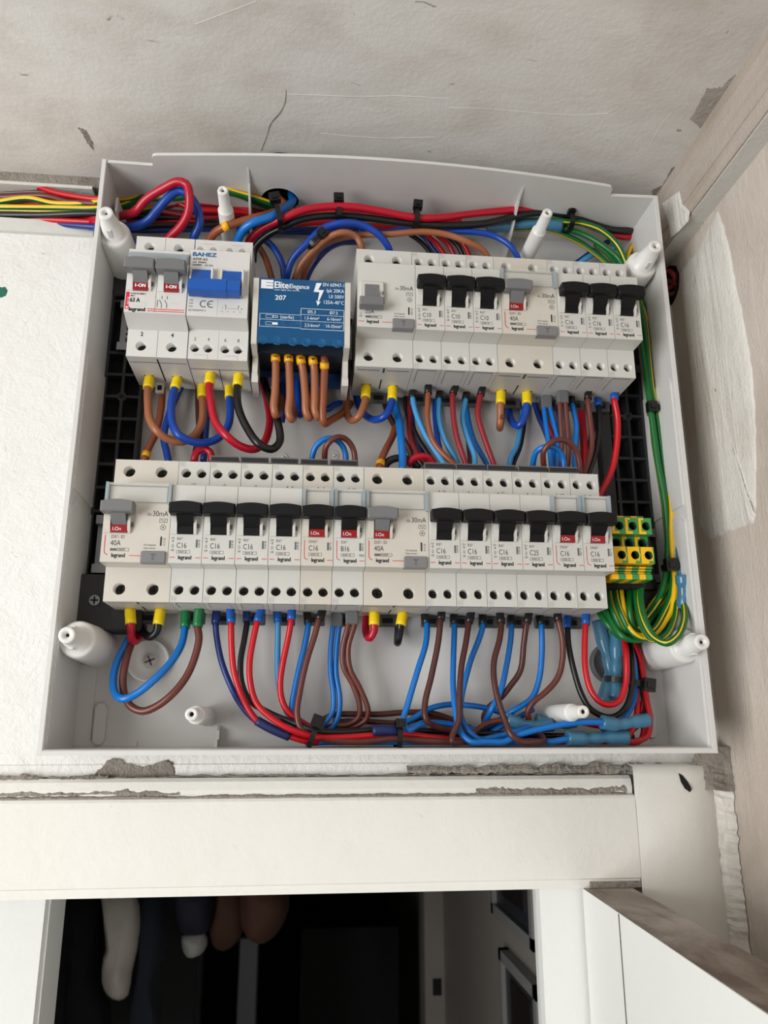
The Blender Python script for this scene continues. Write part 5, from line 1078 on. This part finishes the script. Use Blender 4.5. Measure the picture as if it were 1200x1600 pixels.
earth('earth wire in the loop just inside the one from the connector', [(1060, 905, -40), (1058, 940), (1053, 970, -24), (1037, 995, -18), (1018, 999, -22), (1003, 977), (995, 945), (993, 920, -34), (992, 906, -42)], r=1.8, twist=3)
earth('earth wire of the loop second from the left terminal edge', [(1050, 900, -44), (1040, 940), (1018, 965), (1006, 985, -36), (992, 984), (984, 955, -30), (984, 925), (983, 906, -42)], r=1.9, twist=1)
earth('pale striped earth wire crossing the loop low at the left', [(1046, 940, -40), (1030, 975), (1012, 994, -34), (995, 1000), (975, 996, -32), (958, 975), (947, 952, -40)], col='green', stripe='lime', r=1.9)
sleeve_thing('shrink_connector', 'narrow upper blue connector at the right wall, above the tie', 'connector', [(1068, 830), (1069, 850), (1070, 880)], 3.2, 'shrink_blue', -36, -38, g, False)
sleeve_thing('shrink_connector', 'wide blue connector through the tie at the right wall', 'connector', [(1064, 853), (1065, 870), (1066, 890), (1068, 912), (1070, 925)], 3.5, 'shrink_blue', -30, -28, g, False)
sleeve_thing('shrink_connector', 'lowest blue connector at the right wall with the earth wire leaving it', 'connector', [(1066, 898), (1067, 915), (1068, 932), (1068, 951)], 3.6, 'shrink_blue', -24, -28, g)
tie('black cable tie round the earth wires beside the right lattice', 1028, 642, -38, 9, 30, math.pi/2, (0, -1.2), 3.4, None, 12)
tie('black cable tie round the earth wires and connector level with the earth terminals', 1057, 886, -34, 9, 42, math.pi/2+.03, (0, -.9), 3.8, None, 14)
tie('black cable tie in the middle of the top bundle with a square head', 529, 332, -26, 9, 34, 0.05, (0, -.9), 3.2, None, 14)
tie('black cable tie on the top bundle right of the middle one', 650, 342, -28, 9, 34, -.05, (0, -.9), 3.0, None, 14)
tie('black cable tie on the top bundle above the changeover switch', 434, 338, -26, 9, 44, .25, (0, -1), 3.4, None, 16)
tie('black cable tie round the brown and blue arches above the blue block', 494, 380, -30, 8, 30, -.75, (0, -1), 3.0, None, 10)
tie('black cable tie on the earth wires where the top arch begins', 889, 347, -38, 9, 28, .08, (0, -.9), 2.6, None, 14)

# ---- wires between the two rows
U = ROWS[1]-BT
CP = [(39.5, -52.0, U), (46.8, -34.0, U), (56.9, -52.0, U), (63.9, -34.0, U)]
wire('brown cable in a yellow ferrule looping from the isolator to the changeover switch', 'tan', 2.4, [(231, 607), (231, 630), (234, 655), (245, 673, -30), (262, 686), (285, 690), (303, 681), (315, 661), (317, 640), (316, 622, -50)], -40, -50, port=rp(0, 0, 1), fer='Y', end_port=CP[0], fer2='Y', fr=3.1)
wire('royal blue cable in a yellow ferrule looping from the isolator to the changeover switch', 'royal', 2.4, [(273, 608), (268, 630), (269, 660), (280, 680, -28), (300, 690), (320, 692), (342, 684), (356, 666), (360, 645), (359, 622, -50)], -40, -50, port=rp(0, 1, 1), fer='Y', end_port=CP[2], fer2='Y', fr=3.1)
wire('crimson cable in a yellow ferrule making a wide U below the changeover switch', 'crimson', 2.4, [(327, 601), (329, 625), (337, 660), (355, 682, -22), (375, 697), (397, 702), (412, 692, -34), (421, 665), (420, 640, -50), (412, 600), (405, 560, -60)], -32, -60, port=CP[1], fer='Y', fr=3.1)
wire('black cable in a yellow ferrule making the widest U below the changeover switch', 'black', 2.4, [(371, 604), (372, 635), (385, 667), (405, 694, -20), (424, 702), (437, 690), (433, 655, -32), (422, 622), (411, 590), (404, 550, -56), (402, 520, -60)], -32, -60, port=CP[3], fer='Y', fr=3.1)
wire('brown wire behind the loops going down to the left lower switch', 'rust', 2.2, [(250, 560, -60), (253, 600), (253, 625), (250, 650, -54), (242, 680), (231, 703), (225, 722, -46)], sleeve=[(228, 712, -48, '')])
wire('royal blue wire behind the loops going down to the left lower switch', 'royal', 2.2, [(300, 570, -60), (282, 605), (265, 645, -54), (256, 683), (260, 705), (264, 724, -46)])
wire('dark brown wire going straight down behind the brown loop', 'darkbrown', 2.1, [(309, 580, -60), (310, 630), (311, 680), (306, 705), (304, 722, -52)])
wire('dark blue wire going straight down behind the blue loop', 'navy', 2.1, [(325, 590, -61), (323, 650), (320, 695), (318, 720, -54)])
wire('short crimson wire arching just above the left comb busbar', 'crimson', 2.2, [(303, 722, -40), (306, 709), (317, 701), (328, 706), (331, 722, -40)])
DX = [(430.5, [(431, 576), (430, 610), (428, 635), (430, 647, -26), (436, 640, -44), (440, 615, -56), (442, 580, -60)], 'tan', '1'), (451, [(452, 576), (453, 620), (451, 645), (454, 654, -26), (460, 646, -44), (462, 620, -56), (462, 580, -60)], 'tan', '2'),
      (470, [(473, 576), (477, 620), (478, 643), (482, 652, -28), (486, 640, -46), (487, 610, -58), (486, 580, -60)], 'tan', '3'), (489, [(491, 576), (492, 620), (492, 642), (496, 651, -28), (500, 640, -46), (502, 610, -58), (500, 580, -60)], 'tan', '4'),
      (507, [(507, 576), (505, 620), (504, 650), (506, 661, -30), (520, 655, -40), (537, 644, -50), (548, 630, -60)], 'rust', '5')]
for i, (u, pts, c_, n) in enumerate(DX):
    v0 = 536+i*1.5
    LB = ('leftmost of the five numbered brown wires below the blue block', 'second from left of the five numbered brown wires below the blue block', 'middle one of the five numbered brown wires below the blue block', 'second from right of the five numbered brown wires below the blue block', 'rightmost and darkest of the five numbered brown wires below the blue block')[i]
    root, _ = wire(LB, c_, 2.35, [(u, v0-14, -22), (u, v0-6, -22), (u, v0+12, -22)] + [(u, v0+24, -22)] + pts, -22, -60, sleeve=[(u, v0+24+i*.8, -22, n)])
    pth = spline([Vector(at(u, v0-12, -22)), Vector(at(u, v0, -22)), Vector(at(u, v0+13, -22))], 1.8); mb = tube_mb([p-pth[0] for p in pth], 3.0); fo = mb.build('ferrule', 'ferrule_yellow', loc=W(*pth[0]))
    fo.parent = root; fo.location = W(*pth[0])-root.location
for u, pts, lab in ((441, [(441, 545, -52), (441, 590), (443, 640), (440, 660, -56)], 'navy wire behind the first numbered brown wire'), (464, [(463, 545, -50), (464, 590), (466, 630), (468, 648, -46), (474, 640, -58), (474, 610, -61)], 'royal blue wire behind the third numbered brown wire'), (480, [(481, 560, -56), (498, 600), (510, 640), (522, 633, -58), (545, 625, -61)], 'royal blue wire going right behind the fifth numbered wire')):
    wire(lab, 'royal' if u != 441 else 'navy', 2.0, pts)
wire('brown wire in a yellow ferrule hooking left below the 25A switch', 'tan', 2.35, [(571, 622), (568, 635), (560, 651, -38), (549, 657), (542, 645, -50), (541, 615, -57), (541, 585, -61)], -41, -61, port=rp(134.4, 0, 1), fer='Y', fr=3.1)
wire('royal blue wire in a yellow ferrule hooking left below the 25A switch', 'royal', 2.35, [(612.5, 625), (609, 638), (600, 651, -38), (586, 656), (572, 650, -50), (562, 636, -58), (556, 615, -61)], -41, -61, port=rp(134.4, 1, 1), fer='Y', fr=3.1)
wire('light blue thick wire going down to the middle lower switch', 'blue', 2.5, [(612, 595, -60), (618, 635, -56), (624, 660, -46), (627, 690, -38), (629, 712), (629, 736, -34)])
wire('brown wire with yellow sleeve 5 leaning down to the middle lower switch', 'rust', 2.3, [(622, 650, -60), (614, 680, -54), (603, 702, -44), (596, 718, -38), (592, 734, -34)], sleeve=[(594, 725, -36, '5')])
wire('black wire arching low beside the sleeve marked 5', 'black', 2.4, [(598, 736, -42), (606, 722), (620, 716, -40), (640, 719), (655, 732, -44)])
wire('crimson wire arching above the right comb busbar', 'crimson', 2.3, [(636, 728, -40), (644, 718), (658, 713, -38), (672, 717), (681, 732, -42)])
MW = [
 ('blue wire in a black ferrule on the left of the first C10 breaker', 'paleblue', 1.75, [(645, 622.5), (650, 645), (665, 680), (682, 707), (697, 730)], -44, -34, 169.4, 0, 'K'),
 ('brown wire in a black ferrule on the right of the first C10 breaker', 'rust', 1.75, [(669, 615), (668, 655), (677, 690), (695, 712), (718, 732)], -37, -34, 169.4, 1, 'K'),
 ('blue wire in a black ferrule on the left of the second C10 breaker', 'paleblue', 1.75, [(686, 624), (686, 655), (695, 687), (713, 720), (718, 734)], -44, -38, 186.9, 0, 'K'),
 ('maroon wire in a black ferrule on the right of the second C10 breaker', 'maroon', 1.75, [(707.5, 616), (709, 655), (715, 687), (727, 722), (731, 736)], -37, -34, 186.9, 1, 'K'),
 ('blue wire in a black ferrule on the left of the third C10 breaker', 'paleblue', 1.75, [(727.5, 625), (723, 655), (731, 685), (741, 712), (741, 736)], -44, -36, 204.4, 0, 'K'),
 ('maroon wire in a black ferrule on the right of the third C10 breaker', 'maroon', 1.75, [(751, 617.5), (746.5, 646), (757, 685), (771, 724), (775, 738)], -37, -34, 204.4, 1, 'K'),
]
for lab, c_, r_, pts, d0, d1, x, k, f_ in MW: wire(lab, c_, r_, pts, d0, d1, port=mp(x, k, 1), fer=f_)
for lab, c_, r_, pts in [
 ('blue wire behind the C10 wires, furthest right of them', 'blue', 1.75, [(727, 590, -60), (730, 645, -54), (740, 687), (760, 724), (764, 736, -44)]),
 ('dark brown wire just behind the third C10 blue wire', 'darkbrown', 1.75, [(728, 590, -62), (729, 660, -58), (733, 700), (737, 736, -50)]),
 ('dark blue wire at the left back of the C10 wires', 'navy', 1.9, [(622, 590, -61), (640, 640, -57), (650, 690), (668, 736, -50)]),
 ('black wire hidden at the left back of the C10 wires', 'black', 1.9, [(632, 585, -60), (636, 640, -56), (650, 680), (675, 720), (684, 738, -48)]),
 ('maroon wire hidden behind the first C10 wires', 'maroon', 1.9, [(640, 590, -60), (640, 640, -55), (641, 680), (652, 708), (668, 730, -48)]),
 ('pale blue wire hidden behind the first C10 wires', 'paleblue', 1.9, [(644, 600, -61), (643, 650, -58), (648, 690), (668, 722), (680, 740, -50)]),
 ('royal blue wire hidden behind the second C10 breaker wires', 'royal', 1.9, [(684, 590, -61), (680, 640, -59), (683, 680), (690, 715, -54)]),
 ('brown wire behind the royal blue hook left of the lower switch', 'darkbrown', 1.9, [(596, 600, -62), (604, 640, -59), (618, 668), (638, 700), (650, 738, -52)]),
 ('thin blue wire curving down behind the yellow ferrules of the upper 40A switch', 'paleblue', 1.75, [(818, 620, -60), (813, 668, -56), (807, 698), (798, 716), (794, 740, -48)]),
 ('thin black wire beside the thin blue one below the upper 40A switch', 'black', 1.6, [(822, 620, -62), (818, 668, -59), (812, 700), (803, 722), (799, 740, -51)]),
 ('broad red wire behind the wires of the rightmost upper breakers', 'red', 2.6, [(904, 600, -58), (908, 646), (912, 690), (914, 742, -46)]),
 ('maroon wire behind the grey twin ferrules', 'maroon', 1.9, [(842, 590, -61), (848, 640), (866, 690), (878, 740, -50)]),
 ('dark blue wire slanting behind the grey twin ferrules', 'navy', 1.9, [(830, 605, -61), (840, 645), (856, 685), (866, 738, -50)]),
 ('blue wire behind the brown loop at the right', 'blue', 1.75, [(868, 620, -58), (874, 660), (866, 700), (862, 738, -48)]),
 ('black wire behind the rightmost wires', 'black', 2.0, [(918, 600, -60), (925, 650), (922, 700), (912, 742, -50)]),
]: wire(lab, c_, r_, pts)
wire('brown wire with dark printing in a yellow ferrule under the upper 40A switch', 'tan', 2.35, [(782, 631), (782, 650), (781, 664, -44), (781, 669, -52), (783, 655, -60), (784, 630, -62)], -41, -62, port=rp(221.9, 0, 1), fer='Y', fr=3.1, marks=[(782, 648, -42, '5NGS', 2.0, math.pi/2)])
wire('royal blue wire in a yellow ferrule hooking left under the upper 40A switch', 'royal', 2.35, [(823, 632), (820, 649), (812, 664, -42), (804, 664), (797, 652, -52), (795, 635, -60), (796, 610, -62)], -41, -62, port=rp(221.9, 1, 1), fer='Y', fr=3.1)
wire('left blue wire of the upper grey twin ferrule', 'blue', 1.6, [(850, 638), (853, 662), (857, 690), (860, 715), (862, 738)], -46, -38, port=(259.6, -47, U), fer='S')
wire('right blue wire of the upper grey twin ferrule', 'blue', 1.6, [(860, 638), (866, 662), (872, 690), (871, 715), (868, 738)], -46, -40, port=(263.4, -47, U))
wire('left brown wire of the upper grey twin ferrule', 'brown', 1.6, [(874.5, 630), (876, 660), (878, 690), (876, 715), (872, 738)], -38, -42, port=(268.1, -38.7, U), fer='S')
wire('right brown wire of the upper grey twin ferrule', 'brown', 1.6, [(883.5, 630), (886, 660), (888, 690), (888, 715), (885, 738)], -38, -42, port=(271.9, -38.7, U))
MW = [
 ('blue wire in a black ferrule right of the grey twin ferrules', 'blue', 1.75, [(894, 632), (901, 665), (899, 700), (898, 740)], -44, -38, 274.4, 0, 'K'),
 ('brown wire in a black ferrule under the middle of the three C16 breakers', 'brown', 1.75, [(918.5, 624), (922, 655), (925, 695), (919, 722), (912, 742)], -37, -38, 274.4, 1, 'K'),
 ('black wire in a blue ferrule under the rightmost upper breaker', 'black', 1.75, [(935.5, 635), (936, 670), (931, 705), (924, 728), (918, 744)], -44, -40, 291.9, 0, 'B'),
]
for lab, c_, r_, pts, d0, d1, x, k, f_ in MW: wire(lab, c_, r_, pts, d0, d1, port=mp(x, k, 1), fer=f_)
wire('red wire in a blue ferrule bowing down from the rightmost upper breaker', 'red', 2.0, [(960, 625), (965, 655), (964, 694), (956, 735), (940, 768), (928, 790, -48)], -36, -40, port=mp(291.9, 1, 1), fer='B', fr=2.7)
def loop(label, col, pts, r=1.75): wire(label, col, r, pts)
loop('small blue wire arching over the two red-window breakers of the lower row', 'blue', [(484, 745, -38), (487, 718, -34), (494, 697, -30), (511, 685, -28), (529, 690), (539, 706), (540, 745, -38)])
loop('small dark brown wire arching over the two red-window breakers of the lower row', 'brown', [(507, 745, -36), (507, 718, -32), (510, 697, -26), (524, 684, -24), (540, 686), (552, 702), (556, 745, -36)])
loop('small blue wire arching over the right end of the lower row', 'blue', [(830, 752, -36), (833, 724, -30), (838, 706, -24), (851, 698, -20), (868, 700), (879, 714), (882, 752, -32)])
loop('small brown wire arching over the right end of the lower row', 'brown', [(854, 752, -34), (849, 722, -26), (850, 704, -20), (863, 690, -17), (881, 688), (897, 699), (905, 722), (905, 752, -32)])
mb = MB(); hp = [(-69.5, 221), (-64, 219), (-57, 214), (-54, 205), (-57, 196), (-62, 192), (-66, 191), (-69.5, 190)]
mb.add([(XR-.4, a, b) for a, b in hp]+[(XR+.2, a, b) for a, b in hp], [tuple(range(8))]+[(i, (i+1) % 8, 8+(i+1) % 8, 8+i) for i in range(8)]); struct('trim_26', mb, ['void'])  # flat black patch painted as the darkness inside the hole
mb = MB(); mb.box(350, XR-.2, -69.8, -69.2, 190, 221); struct('trim_27', mb, ['void'])  # black strip painting the same darkness on the back wall
# odd wires in the broken-out hole behind the top right corner
wire('dark maroon wire poking out of the hole in the wall right of the box', 'maroon', 1.9, [(1036, 428, -66), (1046, 424, -60), (1054, 432, -58), (1052, 446, -62), (1040, 452, -67)])
wire('dark brown wire curled in the hole in the wall right of the box', 'darkbrown', 1.9, [(1034, 440, -66), (1048, 440, -62), (1058, 446, -60), (1056, 456, -63), (1042, 462, -67)])

# ---------------------------------------------------------------- things in the unlit room beyond the door
def hang(name, label, cat, pts, D, th, m, seed=1, n=10):
    """soft hanging article: outline given in the photograph, own distance, padded thickness with folds"""
    rnd = random.Random(seed); P = [Vector(at(u, v, D)) for u, v in pts]; path = spline(P+[P[0]], 12)[:-1]; c = sum(path, Vector())/len(path); mb = MB(); N = len(path); rings = []
    for (s_, k) in ((.3, -.8), (.75, -.62), (1, 0), (.86, .5), (.6, .8), (.3, .95)):
        rings.append([Vector((c.x+(p.x-c.x)*s_-c.x, (k*th/2)+(3 if 0 < k < .9 else 0)*math.sin(i*.9+k*3), c.z+(p.z-c.z)*s_-c.z)) for i, p in enumerate(path)])
    v = [p for r in rings for p in r]; f = [(j*N+i, j*N+(i+1) % N, (j+1)*N+(i+1) % N, (j+1)*N+i) for j in range(len(rings)-1) for i in range(N)]
    mb.add(v, f, 0, True); mb.add(rings[0], [tuple(range(N))]); mb.add(rings[-1], [tuple(range(N))])
    o = mb.build(name, m, loc=W(*c)); return tag(o, label, cat)
DH = -700
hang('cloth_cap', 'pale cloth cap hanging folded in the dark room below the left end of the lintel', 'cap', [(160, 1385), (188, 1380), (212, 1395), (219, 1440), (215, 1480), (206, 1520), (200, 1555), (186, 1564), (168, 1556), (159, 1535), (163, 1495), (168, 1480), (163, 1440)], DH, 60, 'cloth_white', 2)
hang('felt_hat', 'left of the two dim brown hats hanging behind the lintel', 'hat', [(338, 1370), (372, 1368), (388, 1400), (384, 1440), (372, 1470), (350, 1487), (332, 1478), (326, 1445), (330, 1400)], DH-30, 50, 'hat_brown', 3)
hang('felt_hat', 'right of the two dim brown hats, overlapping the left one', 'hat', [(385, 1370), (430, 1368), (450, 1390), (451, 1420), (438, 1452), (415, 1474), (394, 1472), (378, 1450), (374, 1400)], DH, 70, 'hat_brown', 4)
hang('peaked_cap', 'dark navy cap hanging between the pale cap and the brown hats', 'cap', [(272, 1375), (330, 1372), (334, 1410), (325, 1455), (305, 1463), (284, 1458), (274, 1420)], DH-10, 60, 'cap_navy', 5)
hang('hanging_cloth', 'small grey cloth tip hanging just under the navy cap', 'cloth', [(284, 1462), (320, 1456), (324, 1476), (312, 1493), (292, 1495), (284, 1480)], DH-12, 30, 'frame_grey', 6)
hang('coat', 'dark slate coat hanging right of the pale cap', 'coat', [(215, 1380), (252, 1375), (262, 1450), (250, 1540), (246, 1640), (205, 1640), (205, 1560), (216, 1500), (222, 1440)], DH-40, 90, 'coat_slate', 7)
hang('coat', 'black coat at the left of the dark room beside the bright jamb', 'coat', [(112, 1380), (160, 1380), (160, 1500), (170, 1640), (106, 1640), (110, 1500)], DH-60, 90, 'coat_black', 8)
# wooden battens and door post in the hall
def hbox(name, label, cat, u0, u1, v0, v1, D, th, m, kind=None):
    a = at(u0, v0, D); b = at(u1, v1, D); mb = MB(); mb.box(min(a[0], b[0]), max(a[0], b[0]), D-th, D, min(a[2], b[2]), max(a[2], b[2]), 0, 2)
    o = mb.build(name, m, loc=OZ)
    return tag(o, None, None, None, kind) if kind else tag(o, label, cat)
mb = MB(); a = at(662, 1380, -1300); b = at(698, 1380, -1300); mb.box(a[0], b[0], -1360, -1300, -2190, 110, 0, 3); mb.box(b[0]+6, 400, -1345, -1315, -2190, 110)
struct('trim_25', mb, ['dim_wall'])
s0 = at(676, 1529, -1300); s1 = at(690, 1555, -1300); mb = MB(); mb.box(s0[0], s1[0], -1300, -1298, s1[2], s0[2], 0, .5)
tag(mb.build('strike_plate', 'shelf_dark', loc=OZ), 'black strike plate let into the pale door post in the hall', 'strike plate')
hbox('wall_batten', 'upright pale batten in the dark room under the brown hats', 'batten', 374, 396, 1465, 1700, DH-150, 20, 'print_dark')
hbox('wall_batten', 'upright dark batten in the dark room under the navy cap', 'batten', 272, 306, 1490, 1700, DH-150, 16, 'shelf_dark')
hbox('cupboard', 'tall dark cupboard in the middle of the unlit room', 'cupboard', 470, 628, 1450, 2300, -1500, 300, 'shelf_dark')
# two framed pictures on the right wall of the hall
def picture(label, corners, mcol):
    P = [onx(u, v, 396.0) for u, v in corners]; d0, d1 = min(p[1] for p in P), max(p[1] for p in P); z0, z1 = min(p[2] for p in P), max(p[2] for p in P)
    o = emp('framed_picture', W(398, (d0+d1)/2, z0), label, 'picture', 'pictures on the hall wall'); c = Vector((398, (d0+d1)/2, z0))
    def px(n, mb, m): mb.v = [(a-c.x, b-c.y, e-c.z) for a, b, e in mb.v]; mb.build(n, m, o)
    mb = MB(); w = 14
    for (a, b, e, f) in ((d0, d1, z1-w, z1), (d0, d1, z0, z0+w), (d0, d0+w, z0, z1), (d1-w, d1, z0, z1)): mb.box(386, 400, a, b, e, f)
    px('frame', mb, 'frame_grey'); mb = MB(); mb.box(392, 397, d0+w, d1-w, z0+w, z1-w); px('print', mb, mcol)
    mb = MB(); q = (d1-d0)*.24; mb.box(390.5, 391.8, d0+q, d1-q, z0+(z1-z0)*.3, z1-(z1-z0)*.2); px('motif', mb, 'print_brown')
picture('upper framed picture on the right hall wall, cut by the lintel', [(773, 1300), (846, 1488)], 'print_dark')
picture('lower framed picture on the right hall wall', [(789, 1480), (860, 1760)], 'print_dark')
